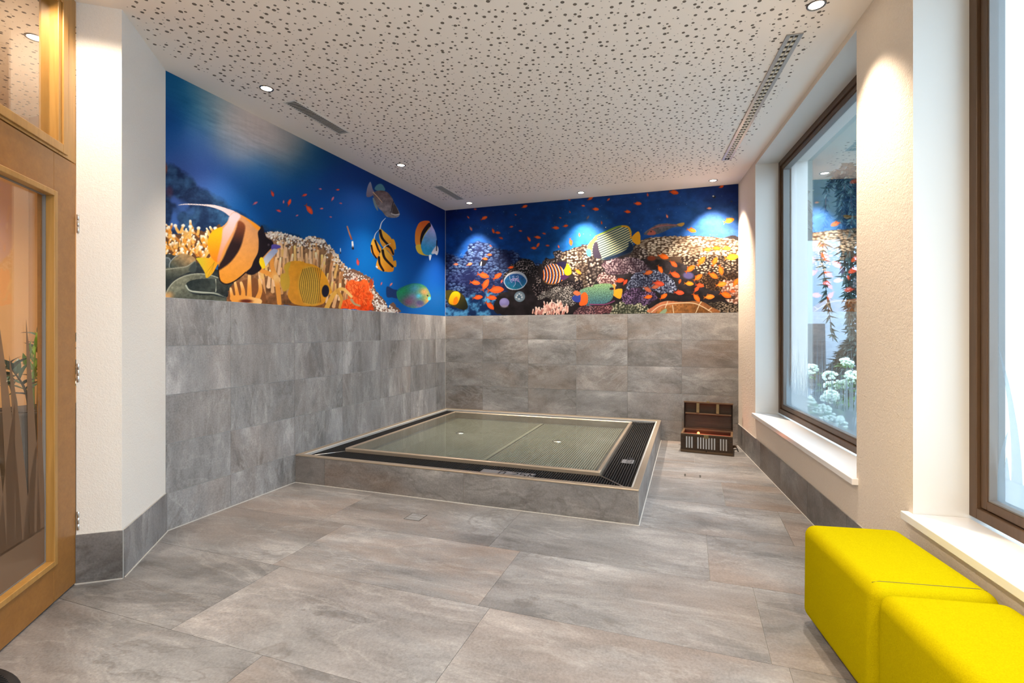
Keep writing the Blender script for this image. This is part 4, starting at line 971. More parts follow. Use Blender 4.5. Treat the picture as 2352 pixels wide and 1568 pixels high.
    for x, y, L, a, c in ((985, 275, 15, -20, o), (515, 410, 17, -25, o), (330, 398, 8, 50, dm), (620, 555, 13, 70, o), (670, 578, 14, 5, o), (830, 510, 10, -10, dm), (935, 557, 9, 10, dm), (1035, 650, 14, 60, o), (1135, 632, 16, 10, o), (1210, 588, 10, 15, dm), (1345, 522, 17, 5, o), (1460, 500, 13, -10, o),
            (1140, 725, 13, -60, o), (1090, 757, 14, 5, o), (1250, 728, 10, 5, dm), (1380, 738, 8, 70, dm), (1520, 685, 17, 80, o), (1622, 602, 9, 80, dm), (575, 835, 12, 0, o), (525, 882, 13, 10, o), (345, 945, 14, -20, (226, 110, 76)), (185, 945, 12, 0, (206, 110, 80)), (825, 982, 14, -10, o), (505, 1075, 28, 15, o), (670, 1085, 24, -35, o),
            (410, 1160, 24, 8, o), (530, 1185, 30, -62, o), (720, 1140, 9, 110, (236, 96, 80)), (650, 1243, 38, -4, o), (440, 1330, 24, -8, o), (600, 1333, 25, 5, o), (580, 1425, 26, 42, o), (710, 640, 11, 20, dm), (410, 305, 8, 0, dm), (1665, 265, 9, 10, o), (1510, 335, 7, 60, dm), (1400, 405, 6, 20, dm), (880, 370, 6, 20, dm), (360, 530, 12, 60, (200, 120, 110)), (1500, 195, 9, 30, dm), (1605, 1030, 18, 40, (240, 140, 40)), (590, 730, 7, 40, dm), (1720, 405, 12, -60, (90, 90, 110))):
        P.minnow(*A((x, y))[0], L, a, c, .36)
    # orange fish, right half
    br = (244, 104, 24)
    for x, y, L, a, c in ((30, 180, 15, -30, o), (90, 305, 16, 5, o), (240, 195, 9, -40, dm), (460, 335, 15, 5, o), (580, 240, 18, 3, o), (695, 135, 9, 80, dm), (1000, 110, 22, 10, o), (1550, 45, 12, -20, o), (920, 385, 10, 70, (226, 130, 100)), (160, 460, 9, 80, dm), (1205, 550, 22, 15, br), (1640, 440, 26, -18, (246, 156, 50)), (1410, 295, 11, 0, (236, 150, 120)), (875, 855, 26, 15, br), (995, 940, 22, 40, (214, 90, 36)), (840, 1000, 21, 60, br),
            (700, 1045, 22, -15, (232, 110, 50)), (1190, 1000, 26, -35, br), (1010, 1065, 26, 25, (234, 84, 34)), (1320, 910, 27, -50, br), (1475, 915, 24, -62, br), (1545, 1010, 24, 75, br), (1455, 1075, 25, 30, br), (1280, 1100, 24, -35, br), (1175, 1170, 22, 5, (246, 140, 30)), (1300, 1190, 20, 10, (236, 80, 36)), (1265, 1235, 18, -50, (236, 80, 36)), (1260, 1330, 24, 50, br), (1410, 1325, 25, -5, (246, 130, 40)), (1550, 1180, 26, -10, (246, 130, 40)), (1600, 1300, 28, 20, br),
            (1720, 1160, 22, -60, br), (1490, 760, 23, 5, br), (1610, 760, 22, 0, (246, 140, 50)), (1385, 775, 20, 0, (240, 110, 40)), (1670, 865, 32, -8, (246, 150, 40)), (820, 1170, 28, 10, (206, 74, 46)), (690, 1235, 22, 30, (186, 96, 66)), (780, 1210, 20, -10, (186, 96, 66)), (370, 1135, 22, -10, (226, 78, 36)), (435, 1155, 16, -55, (220, 70, 36)), (700, 1325, 20, -10, br), (880, 1320, 21, -35, br), (1060, 1275, 24, 5, (216, 78, 44)), (1070, 1145, 12, -70, o), (1680, 1260, 14, 0, (226, 90, 50))):
        P.minnow(*B((x, y))[0], L, a, c, .38)

F_, TH = 1145.0, math.radians(19.55)
def to_drawing(X, Y, Z):
    r = X * math.cos(TH) + Y * math.sin(TH); w_ = -X * math.sin(TH) + Y * math.cos(TH)
    return 1176 + F_ * r / w_, 763.4 - F_ * (Z - CAM_H) / w_

N = NT('printed_reef_wallpaper'); at = N.n('Attribute', attribute_name='print')
N.bsdf(at.outputs['Color'], .6, 0, .12); M['print'] = N.m

def mural(name, label, u0, u1, place, paint, gain, step=.004):
    nu = int((u1 - u0) / step) + 1; nv = int((ZC - ZT) / step) + 1
    U, V = np.meshgrid(np.linspace(u0, u1, nu), np.linspace(ZT + .001, ZC, nv))
    W = place(U, V)
    X, Y = to_drawing(*W)
    P = Print(X, Y); paint(P)
    I = np.clip(P.I + (np.random.default_rng(5).random(X.shape) - .5)[..., None] * 5, 0, 255) / 255.0
    L = np.where(I <= .04045, I / 12.92, ((I + .055) / 1.055) ** 2.4) * gain
    L = np.clip(L, .002, .9)
    me = bpy.data.meshes.new(name)
    co = np.stack([np.broadcast_to(w_, U.shape) for w_ in W], -1).reshape(-1, 3).astype(np.float32)
    me.vertices.add(len(co)); me.vertices.foreach_set('co', co.ravel())
    i = np.arange(nu * nv).reshape(nv, nu)
    q = np.stack([i[:-1, :-1], i[:-1, 1:], i[1:, 1:], i[1:, :-1]], -1).reshape(-1, 4)
    me.loops.add(q.size); me.loops.foreach_set('vertex_index', q.ravel().astype(np.int32))
    me.polygons.add(len(q)); me.polygons.foreach_set('loop_start', (np.arange(len(q)) * 4).astype(np.int32))
    a = me.attributes.new('print', 'FLOAT_COLOR', 'POINT')
    a.data.foreach_set('color', np.concatenate([L.reshape(-1, 3), np.ones((len(co), 1))], 1).astype(np.float32).ravel())
    me.materials.append(M['print']); me.update(calc_edges=True)
    ob = bpy.data.objects.new(name, me); COL.objects.link(ob)
    return tag(ob, label, 'mural')
GAIN_L, GAIN_B = 1.02, .80
mural('reef_mural', 'wide reef mural on the left wall showing a large striped bannerfish and yellow coral', 2.214, YB, lambda U, V: (np.full(U.shape, XL - .0022), U, V), paint_left, GAIN_L)
mural('reef_mural', 'reef mural on the back wall with shoals of orange fish above a plate coral', XL, .515, lambda U, V: (U, np.full(U.shape, YB + .0022), V), paint_back, GAIN_B)

# ------------------------------------------------------------------ the raised shallow pool in the corner
PX0, PX1, PY0, PY1, PZ = XL, -.306, 3.302, YB, .233
pool = thing('paddling_pool', 'raised square pool with tiled kerb, black overflow grating and ribbed steel floor', 'pool', ((PX0 + PX1) / 2, (PY0 + PY1) / 2, 0))
sb = TB()
sb.box((PX0 + .002, PY0 + TG, 0), (PX1 - TG, PY0 + .055, PZ - .012), 1); sb.box((PX1 - .055, PY0 + .055, 0), (PX1 - TG, PY1 - .002, PZ - .012), 1)
sb.box((PX0 + .002, PY0 + .055, 0), (PX0 + .04, PY1 - .002, PZ - .012), 1); sb.box((PX0 + .04, PY1 - .04, 0), (PX1 - .055, PY1 - .002, PZ - .012), 1); sb.fill()
sb.grid((0, PY0 + TG, 0), (1, 0, 0), (0, 0, 1), [PX0 + .004, -2.786, -1.548, PX1 - TG], [.002, PZ - .012], (0, -1, 0), TG, 0)
sb.grid((PX1 - TG, 0, 0), (0, 1, 0), (0, 0, 1), [PY0 + TG, 3.92, 5.14, PY1 - .004], [.002, PZ - .012], (1, 0, 0), TG, 0); sb.fill()
sb.box((PX0 + .006, PY0 - .0055, .0002), (PX1 + .0055, PY0, .005), 2); sb.box((PX1, PY0, .0002), (PX1 + .0055, PY1 - .004, .005), 2); sb.fill()
sb.build('tiled_kerb', [M['stone_kerb'], M['grout'], M['silicone']], pool, attr=sb.a)
IX0, IX1, IY0, IY1 = -3.068, -.344, 3.345, 5.992        # inside of the metal edge
ed = MB()
ed.box((PX0 + .002, PY0 - .001, PZ - .012), (PX1 + .001, IY0, PZ)); ed.box((PX0 + .002, IY1, PZ - .012), (PX1 + .001, PY1 - .002, PZ))
ed.box((PX0 + .002, IY0, PZ - .012), (IX0, IY1, PZ)); ed.box((IX1, IY0, PZ - .012), (PX1 + .001, IY1, PZ))
ed.build('metal_edge', M['bronze'], pool, .003)
FX0, FX1, FY0, FY1 = -2.845, -.607, 3.630, 5.800        # outside of the inner steel frame
gz0, gz1 = PZ - .050, PZ - .030
def grating(poly, along_y, pitch=.0185, w_=.0085):
    g = MB(); P = [Vector((x, y, 0)) for x, y in poly]
    xs_ = [p.x for p in P]; ys_ = [p.y for p in P]
    lo, hi = (min(xs_), max(xs_)) if along_y else (min(ys_), max(ys_))
    c = lo + pitch * .5
    while c < hi:
        ax = Vector((1, 0, 0)) if along_y else Vector((0, 1, 0))
        Q = clip(P, ax * (c + w_ / 2), ax); Q = clip(Q, ax * (c - w_ / 2), -ax) if Q else Q
        if len(Q) > 2: g.prism([(q.x, q.y) for q in Q], gz0, gz1)
        c += pitch
    k = len(P); cen = sum(P, Vector()) / k                # side rails and tie bars under the slats
    for i in range(k):
        a, b = P[i], P[(i + 1) % k]; n = Vector((-(b - a).y, (b - a).x, 0)).normalized() * .006
        g.prism([(q.x, q.y) for q in (a, b, b + n, a + n)], gz0 + .001, gz1 + .0008)
    return g
e_ = .004
for poly, ay in ([((IX0 + e_, IY0), (IX1 - e_, IY0), (FX1, FY0 - e_), (FX0, FY0 - e_)), True], [((IX1, IY0 + e_), (IX1, IY1 - e_), (FX1 + e_, FY1), (FX1 + e_, FY0)), True],
                 [((IX1 - e_, IY1), (IX0 + e_, IY1), (FX0, FY1 + e_), (FX1, FY1 + e_)), True], [((IX0, IY1 - e_), (IX0, IY0 + e_), (FX0 - e_, FY0), (FX0 - e_, FY1)), True]):
    grating(poly, ay).build('overflow_grating', M['grate'], pool)
tr = MB(); tr.box((IX0, IY0, PZ - .16), (IX1, FY0, PZ - .10)); tr.box((IX0, FY1, PZ - .16), (IX1, IY1, PZ - .10)); tr.box((IX0, FY0, PZ - .16), (FX0, FY1, PZ - .10)); tr.box((FX1, FY0, PZ - .16), (IX1, FY1, PZ - .10))
tr.build('overflow_channel', M['rib_dark'], pool)
fr = MB(); fw = .030
fr.box((FX0, FY0, PZ - .10), (FX1, FY0 + fw, PZ + .002)); fr.box((FX0, FY1 - fw, PZ - .10), (FX1, FY1, PZ + .002)); fr.box((FX0, FY0 + fw, PZ - .10), (FX0 + fw, FY1 - fw, PZ + .002)); fr.box((FX1 - fw, FY0 + fw, PZ - .10), (FX1, FY1 - fw, PZ + .002))
fr.build('steel_frame', M['bronze'], pool, .009, 3)
for q0_, q1_ in (((IX0 + .01, IY0 + .01), (FX0, FY0)), ((IX1 - .01, IY0 + .01), (FX1, FY0))):
    mi_ = MB(); mi_.tube([(*q0_, gz1 + .002), (*q1_, gz1 + .002)], .0045, 8); mi_.build('mitre_strip', M['steel'], pool)
RZ = PZ - .075
bs = MB(); bs.box((FX0 + .002, FY0 + .002, RZ - .06), (FX1 - .002, FY1 - .002, RZ - .006)); bs.build('basin_floor', M['rib_dark'], pool)
ri = MB(); x = FX0 + fw + .06
while x < FX1 - fw - .06:
    if abs(x + 1.647) > .02: ri.box((x, FY0 + fw + .02, RZ - .0065), (x + .0095, FY1 - fw - .05, RZ))
    x += .0200
ri.box((-1.662, FY0 + fw + .02, RZ - .0065), (-1.636, FY1 - fw - .05, RZ + .001))
ri.build('ribbed_floor_panel', M['rib_steel'], pool)
bdm = MB(); bdm.box((FX0 + fw, FY0 + fw, RZ - .0065), (FX0 + fw + .055, FY1 - fw, RZ - .003)); bdm.box((FX1 - fw - .055, FY0 + fw, RZ - .0065), (FX1 - fw, FY1 - fw, RZ - .003)); bdm.box((FX0 + fw + .055, FY1 - fw - .045, RZ - .0065), (FX1 - fw - .055, FY1 - fw, RZ - .003))
bdm.build('basin_border', M['basin_side'], pool)
for x, y in ((-2.334, 4.90), (-1.242, 4.85)):
    nz = MB(); nz.lathe((x, y, RZ), [(0.0, .009), (.035, .009), (.048, .006), (.052, .0005), (.052, -.015)], 28); nz.build('floor_inlet', M['steel'], pool)
wt = MB(); wt.face([(FX0 + fw, FY0 + fw, PZ - .004), (FX1 - fw, FY0 + fw, PZ - .004), (FX1 - fw, FY1 - fw, PZ - .004), (FX0 + fw, FY1 - fw, PZ - .004)])
wt.build('pool_water', M['water'], pool)

# lettering from strokes on a 5 x 7 grid, laid flat on the plates
GL = {'0': [((0, 1), (0, 6)), ((4, 1), (4, 6)), ((0, 6), (1, 7), (3, 7), (4, 6)), ((0, 1), (1, 0), (3, 0), (4, 1))], ',': [((1, 1), (.4, -1))], '2': [((0, 6), (1, 7), (3, 7), (4, 6), (4, 4.6), (0, 0), (4, 0))],
      '5': [((4, 7), (0, 7), (0, 4), (3, 4), (4, 3), (4, 1), (3, 0), (0, 0))], 'M': [((0, 0), (0, 7), (2, 3), (4, 7), (4, 0))], '.': [((1, 0), (1.6, 0))], '>': [((0, 3.5), (4, 3.5)), ((2.6, 5.2), (4.2, 3.5), (2.6, 1.8))]}
def letters(text, o, ux, uy, h, z):
    mb = MB(); o, ux, uy = Vector(o), Vector(ux), Vector(uy); k = h / 7; pen = 0
    for ch in text:
        for st in GL.get(ch, []):
            for a, b in zip(st[:-1], st[1:]):
                pa = o + ux * (pen + a[0]) * k + uy * a[1] * k; pb = o + ux * (pen + b[0]) * k + uy * b[1] * k
                d = (pb - pa).normalized(); n = Vector((-d.y, d.x, 0)) * k * .55; pa -= d * k * .4; pb += d * k * .4
                mb.prism([(q.x, q.y) for q in (pa - n, pb - n, pb + n, pa + n)], z, z + .0006)
        pen += 3 if ch in '.,' else (4 if ch == ' ' else 6.4)
    return mb
pl = MB(); pl.box((-1.472, 3.392, gz1), (-1.058, 3.506, gz1 + .0055)); p1 = pl.build('depth_plate', M['sign_grey'], pool, .002); tag(p1, 'grey depth plate reading 0.25M in the front grating')
letters('0.25M', (-1.325, 3.413, 0), (1, 0, 0), (0, 1, 0), .072, gz1 + .0055).build('depth_lettering', M['sign_text'], p1)
pl = MB(); pl.box((-.512, 4.045, gz1), (-.418, 4.155, gz1 + .0055)); p2 = pl.build('depth_plate', M['sign_grey'], pool, .002); tag(p2, 'small grey depth plate in the side grating')
letters('0.25M', (-.434, 4.058, 0), (0, 1, 0), (-1, 0, 0), .040, gz1 + .0055).build('depth_lettering', M['sign_text'], p2)

# ------------------------------------------------------------------ treasure chest by the back wall
CA = math.radians(-5.0); cu = Vector((math.cos(CA), math.sin(CA), 0)); cv = Vector((-math.sin(CA), math.cos(CA), 0)); CO = Vector((-.078, 5.522, 0))
def CP(a, b, z): p = CO + cu * a + cv * b; return Vector((p.x, p.y, z))
def cbox(mb, a0, a1, b0, b1, z0, z1, mi=0):
    mb.hexa([CP(a0, b0, z0), CP(a1, b0, z0), CP(a1, b1, z0), CP(a0, b1, z0), CP(a0, b0, z1), CP(a1, b0, z1), CP(a1, b1, z1), CP(a0, b1, z1)], mi)
CW, CD, CH = .492, .285, .185
ch = thing('treasure_chest', 'dark wooden treasure chest standing open with white stripes on its front', 'chest', tuple(CP(CW / 2, CD / 2, 0)))
b = MB(); cbox(b, 0, CW, 0, .016, .004, CH); cbox(b, 0, CW, CD - .016, CD, .004, CH); cbox(b, 0, .016, .016, CD - .016, .004, CH); cbox(b, CW - .016, CW, .016, CD - .016, .004, CH); cbox(b, .016, CW - .016, .016, CD - .016, .004, .02)
b.build('chest_body', M['chest'], ch, .003)
b = MB(); cbox(b, -.004, CW + .004, -.004, .018, CH, CH + .010); cbox(b, -.004, CW + .004, CD - .014, CD + .004, CH, CH + .010); cbox(b, -.004, .018, .018, CD - .014, CH, CH + .010); cbox(b, CW - .018, CW + .004, .018, CD - .014, CH, CH + .010)
b.build('chest_rim', M['chest_edge'], ch, .002)
b = MB(); cbox(b, -.006, CW + .006, -.007, 0, 0, .026); cbox(b, CW, CW + .006, 0, CD, 0, .026); cbox(b, -.006, 0, 0, CD, 0, .026); b.build('plinth', M['chest_edge'], ch, .002)
for a0, a1 in ((-.004, .030), (.122, .150), (.338, .366), (CW - .030, CW + .004)):
    b = MB(); cbox(b, a0, a1, -.006, 0, .026, CH); b.build('upright_band', M['chest'], ch, .0015)
for a in [.055 + .026 * i for i in range(3)] + [.166 + .0265 * i for i in range(7)] + [.383 + .026 * i for i in range(3)]:
    b = MB(); cbox(b, a - .0065, a + .0065, -.0022, 0, .046, CH - .022); tag(b.build('painted_stripe', M['stripe'], ch), 'white painted stripe')
for a in (.012, CW - .012, .247):
    for z in (.05, .14) if a != .247 else (.022,):
        b = MB(); b.ball(CP(a, -.007, z), (.006, .006, .006)); b.build('stud', M['black'], ch)
b = MB(); cbox(b, .222, .270, -.010, -.002, CH - .030, CH + .006); b.build('lock_plate', M['strap'], ch, .002)
b = MB(); cbox(b, .018, CW - .018, .018, CD - .018, .022, .150); b.build('chest_lining', M['red_cloth'], ch)
# domed lid, swung back against the wall
LA = math.radians(96); HZ = CH + .012; hinge_b = CD - .004
def LP(a, d, h):
    """lid coordinates: d from the hinge line towards the front edge of the lid, h up from its closed rim"""
    bb = hinge_b - d * math.cos(LA) + h * math.sin(LA) * -0.0; zz = HZ + d * math.sin(LA)
    bb += h * math.sin(LA) * .0
    return CP(a, hinge_b - d * math.cos(LA) + h * math.sin(LA) * .35, zz + h * math.cos(LA) * .35)
prof = []
nseg = 12
for i in range(nseg + 1):
    an = math.pi * i / nseg
    prof.append((.145 + .150 * -math.cos(an), .055 + .075 * math.sin(an)))
lid = MB(); outer = [(0, 0)] + [(max(0, min(.29, d)), h) for d, h in prof] + [(.29, 0)]
inner = [(.014, 0)] + [(.145 + (d - .145) * .90, h - .013) for d, h in prof] + [(.276, 0)]
n_ = len(outer)
for i in range(n_ - 1):
    for A_, B_, fl_ in ((outer, outer, False), (inner, inner, True)):
        q = [LP(0, *A_[i]), LP(CW, *A_[i]), LP(CW, *A_[i + 1]), LP(0, *A_[i + 1])]
        lid.face(q if fl_ else q[::-1])
for a0, a1 in ((0, .014), (CW - .014, CW)):
    for a in (a0, a1): lid.face([LP(a, *p) for p in outer])
    for i in range(n_ - 1): lid.face([LP(a0, *outer[i]), LP(a1, *outer[i]), LP(a1, *outer[i + 1]), LP(a0, *outer[i + 1])])
lid.face([LP(0, 0, 0), LP(CW, 0, 0), LP(CW, .014, 0), LP(0, .014, 0)]); lid.face([LP(0, .276, 0), LP(CW, .276, 0), LP(CW, .29, 0), LP(0, .29, 0)])
ld = lid.build('chest_lid', M['chest'], ch)
b = MB()
def lbox(mb, a0, a1, d0, d1, h0, h1): mb.hexa([LP(a0, d0, h0), LP(a1, d0, h0), LP(a1, d1, h0), LP(a0, d1, h0), LP(a0, d0, h1), LP(a1, d0, h1), LP(a1, d1, h1), LP(a0, d1, h1)])
lbox(b, -.003, CW + .003, .279, .295, -.014, .03); b.build('lid_edge', M['chest_edge'], ld, .002)
b = MB(); lbox(b, .014, CW - .014, .158, .172, -.002, .10); b.build('lid_batten', M['chest_edge'], ld, .002)
for a in (.128, .328):
    b = MB(); lbox(b, a, a + .030, .175, .290, -.008, .006); b.build('lid_strap', M['strap'], ld, .002)
b = MB(); lbox(b, .232, .262, .288, .305, -.016, .004); b.build('hasp', M['strap'], ld, .002)
lamp = thing('glowing_lamp', 'small orange light glowing inside the open treasure chest', 'lamp', tuple(CP(.165, .075, .150)))
b = MB(); b.lathe(CP(.165, .075, .150), [(.016, 0), (.016, .022), (.012, .026)], 16); b.build('lamp_base', M['black'], lamp)
b = MB(); b.ball(CP(.165, .075, .190), (.013, .013, .016)); b.build('bulb', M['ember'], lamp)
pd = bpy.data.lights.new('ember_light', 'POINT'); pd.energy = .22; pd.color = (1, .22, .05); pd.shadow_soft_size = .02
po = bpy.data.objects.new('ember_light', pd); COL.objects.link(po); po.location = CP(.20, .10, .20)
cbl = thing('cable_plug', 'small pale plug on a black cable beside the treasure chest', 'plug', (.462, 5.80, 0))
b = MB(); b.tube([(.428, 5.80, .012), (.446, 5.80, .030), (.463, 5.785, .034), (.470, 5.80, .028)], [.011, .014, .014, .010], 12); b.build('plug_head', M['chest_edge'], cbl)
b = MB(); b.tube([(.462, 5.80, .030), (.480, 5.82, .012), (.488, 5.79, .006), (.480, 5.74, .006), (.487, 5.70, .006)], .005, 8); b.build('cable', M['black'], cbl)

# ------------------------------------------------------------------ yellow stools
def stool(label, c, group=None):
    """upholstered block: c = four corners of its top plan, far left, far right, near right, near left"""
    far_l, far_r, near_r, near_l = [Vector((*p, 0)) for p in c]
    cen = (far_l + far_r + near_r + near_l) / 4
    r = thing('upholstered_stool', label, 'stool', tuple(cen), 'yellow upholstered stools')
    z0, z1 = .028, .425
    mb = MB(); mb.hexa([near_l.lerp(cen, -.012) + Vector((0, 0, z0)), near_r + Vector((0, 0, z0)), far_r + Vector((0, 0, z0)), far_l.lerp(cen, -.012) + Vector((0, 0, z0)), near_l + Vector((0, 0, z1)), near_r + Vector((0, 0, z1)), far_r + Vector((0, 0, z1)), far_l + Vector((0, 0, z1))])
    # finer faces so the padding can swell a little
    me_o = mb.build('upholstered_block', M['yellow'], r)
    bm = bmesh.new(); bm.from_mesh(me_o.data)
    bmesh.ops.bevel(bm, geom=bm.edges[:], offset=.044, segments=7, profile=.5, affect='EDGES')
    for f in bm.faces: f.smooth = True
    bm.to_mesh(me_o.data); bm.free()
    sm = MB()      # stitched seams running round the top a little in from the two cross edges
    for a, b_ in ((near_l, near_r),):
        o_ = (far_l - near_l).normalized() * .050
        p, q = a + o_, b_ + o_; iw = (q - p).normalized()
        sm.tube([p + iw * .022 + Vector((0, 0, z1 - .0055)), p + iw * .044 + Vector((0, 0, z1)), q - iw * .044 + Vector((0, 0, z1)), q - iw * .022 + Vector((0, 0, z1 - .0055))], .0015, 6)
    sm.build('stitched_seam', M['thread'], r)
    for k, p in enumerate((far_l, far_r, near_r, near_l)):
        q = p.lerp(cen, .40); ft = MB(); ft.lathe((q.x, q.y, 0), [(.0, 0), (.022, 0), (.024, .012), (.024, z0 + .004), (0, z0 + .004)], 20); ft.build('foot', M['black'], r)
    return r
u_ = Vector((.092, -.545, 0)).normalized(); v_ = Vector((.985, .165, 0)).normalized()
def corners(o, w_, l):
    o = Vector((*o, 0)); return [(o.x, o.y), tuple((o + v_ * w_)[:2]), tuple((o + v_ * w_ + u_ * l)[:2]), tuple((o + u_ * l)[:2])]
s0 = (.462, 2.462)
stool('yellow felt stool nearer the plaster pier, seam across its top', corners(s0, .375, .570))
s1 = Vector((*s0, 0)) + u_ * .578
stool('yellow felt stool nearest the viewer under the white sill', corners((s1.x, s1.y), .375, .570))

# ------------------------------------------------------------------ ceiling fittings
def downlight(label, x, y, group, watts=LAMP_W, deg=84, blend=.55):
    r = thing('downlight', label, 'ceiling light', (x, y, ZC), group)
    b = MB(); b.lathe((x, y, ZC), [(.030, .004), (.036, -.004), (.043, -.0045), (.045, 0.0)], 32); b.build('trim_ring', M['chrome'], r)
    b = MB(); b.lathe((x, y, ZC), [(0, -.0015), (.034, -.0015)], 32); b.build('lamp_lens', M['lens'], r)
    L = bpy.data.lights.new('downlight_beam', 'SPOT'); L.energy = watts; L.color = LAMP_COL; L.spot_size = math.radians(deg); L.spot_blend = blend; L.shadow_soft_size = .03
    o = bpy.data.objects.new('downlight_beam', L); COL.objects.link(o); o.parent = r; o.location = (0, 0, -.012)
    return r
G = 'recessed downlights in the acoustic ceiling'
downlight('downlight by the long slotted vent, at the near end of the left mural', -2.675, 2.604, G, LAMP_W * .8, 80, 1.0)
downlight('downlight halfway along the left mural, between the two slotted vents', -2.658, 4.237, G, LAMP_W * .8, 80, 1.0)
downlight('downlight in the far corner where the two murals meet', -2.62, 5.765, G, LAMP_W * 2.4, 78, .8)
downlight('downlight over the middle of the back mural', -1.193, 5.775, G, LAMP_W * 2.8, 84, .8)
downlight('downlight at the end of the back mural by the window wall', .245, 5.79, G, LAMP_W * 2.8, 84, .8)
downlight('downlight before the plaster pier, cut by the top of the photo', .600, 2.86, G, LAMP_W * 1.25, 84, .8)
for x, y in ((-1.0, .9), (.75, .6), (-.9, -.8), (1.0, -1.3), (-.6, -2.0)):  # unseen lamps added to fill the room with light
    downlight('added fill downlight in the ceiling behind the viewer', x, y, G, LAMP_W * 1.15, 160, .9)
downlight('recessed downlight in the ceiling beside the oak door', -2.57, 1.36, G, LAMP_W * .42, 140, .6)
downlight('downlight in the hall ceiling seen through the fanlight', -3.426, 1.723, G, 95, 130, .8)
downlight('recessed downlight further along the hall ceiling', -3.3, -.5, G, 95, 130, .8)

def louvre(label, x0, x1, y0, y1):
    r = thing('ceiling_vent', label, 'vent', ((x0 + x1) / 2, (y0 + y1) / 2, ZC), 'slotted air vents along the left wall')
    b = MB(); b.box((x0 + .008, y0 + .008, ZC - .001), (x1 - .008, y1 - .008, ZC - .0004)); b.build('vent_void', M['vent_dark'], r)
    b = MB(); t = .010; z = ZC - .0035
    b.box((x0, y0, z), (x0 + t, y1, ZC)); b.box((x1 - t, y0, z), (x1, y1, ZC)); b.box((x0 + t, y0, z), (x1 - t, y0 + t, ZC)); b.box((x0 + t, y1 - t, z), (x1 - t, y1, ZC)); b.build('vent_frame', M['vent_white'], r)
    b = MB(); y = y0 + .018
    while y < y1 - .016:
        b.hexa([(x0 + t, y, z + .0005), (x1 - t, y, z + .0005), (x1 - t, y + .0060, z + .0005), (x0 + t, y + .0060, z + .0005), (x0 + t, y + .0005, ZC - .001), (x1 - t, y + .0005, ZC - .001), (x1 - t, y + .0065, ZC - .001), (x0 + t, y + .0065, ZC - .001)])
        y += .0200
    b.build('vent_slat', M['vent_white'], r)
louvre('slotted ceiling vent nearer the viewer above the left mural', -2.725, -2.620, 2.80, 3.405)
louvre('slotted ceiling vent near the far corner above the left mural', -2.708, -2.600, 4.975, 5.580)
# long linear slot diffuser parallel to the window wall
sa, sb_ = Vector((.548, 3.100, ZC)), Vector((.334, 5.130, ZC)); sd = (sb_ - sa).normalized(); sn = Vector((sd.y, -sd.x, 0))
r = thing('slot_diffuser', 'long grey linear slot diffuser in the ceiling beside the windows', 'vent', tuple((sa + sb_) / 2))
SL = (sb_ - sa).length
def sbar(mb, a0, a1, n0, n1, z0, z1): mb.obox(sa + sd * a0 + sn * n0 + Vector((0, 0, z0)), sd * (a1 - a0), sn * (n1 - n0), Vector((0, 0, z1 - z0)))
b = MB(); sbar(b, .004, SL - .004, -.030, .030, -.0012, -.0004); b.build('slot_void', M['vent_dark'], r)
b = MB()
for n0, n1 in ((-.042, -.020), (-.0025, .0025), (.020, .042)): sbar(b, 0, SL, n0, n1, -.007, 0)
sbar(b, -.004, .004, -.042, .042, -.007, 0); sbar(b, SL - .004, SL + .004, -.042, .042, -.007, 0); b.build('slot_frame', M['slot_grey'], r)
a = .03
while a < SL - .04:
    for n0, n1 in ((-.0195, -.003), (.003, .0195)):
        b = MB(); sbar(b, a, a + .024, n0, n1, -.0055, -.0012); b.build('vane', M['slot_cream'], r)
    a += .052

# ------------------------------------------------------------------ floor drains and the mat
def drain(label, x0, x1, y0, y1, slots):
    r = thing('floor_drain', label, 'drain', ((x0 + x1) / 2, (y0 + y1) / 2, 0))
    b = MB(); b.box((x0, y0, -.001), (x1, y1, .0006)); b.build('drain_gap', M['vent_dark'], r)
    t = TB(); i = .0045
    if slots:
        t.tile([Vector((x0 + .014, y0 - .001, 0)), Vector((x1 - .014, y0 - .001, 0)), Vector((x1 - .014, y1 + .001, 0)), Vector((x0 + .014, y1 + .001, 0))], (0, 0, 1), .0012, 0)
    else: t.tile([Vector((x0 + i, y0 + i, 0)), Vector((x1 - i, y0 + i, 0)), Vector((x1 - i, y1 - i, 0)), Vector((x0 + i, y1 - i, 0))], (0, 0, 1), .0012, 0)
    t.fill(); t.build('drain_cover', [M['stone_floor']], r, attr=t.a)
drain('square tiled drain cover with a thin dark outline before the pool', -1.800, -1.682, 2.898, 3.014, False)
drain('drain cover with two short dark slots beside the pool', -.040, .098, 4.578, 4.655, True)
mt = thing('floor_mat', 'black ribbed mat with a rounded end, cut by the bottom left corner', 'mat', (-2.55, .75, 0))
cx, cy, R0 = -2.36, .72, .385
b = MB(); b.lathe((cx, cy, 0), [(0, .012), (R0 - .022, .012), (R0 - .006, .011), (R0, .004), (R0, 0)], 64); b.build('mat_border', M['black'], mt)
b = MB(); k = -R0 + .03
ua, ub = Vector((.86, .5, 0)), Vector((-.5, .86, 0))
while k < R0 - .03:
    h = math.sqrt(max(0, (R0 - .028) ** 2 - k * k)); p, q = Vector((cx, cy, .0118)) + ub * k - ua * h, Vector((cx, cy, .0118)) + ub * k + ua * h
    b.obox(p - ub * .0022, q - p, ub * .0044, Vector((0, 0, .004))); k += .0098
b.build('mat_rib', M['mat'], mt)

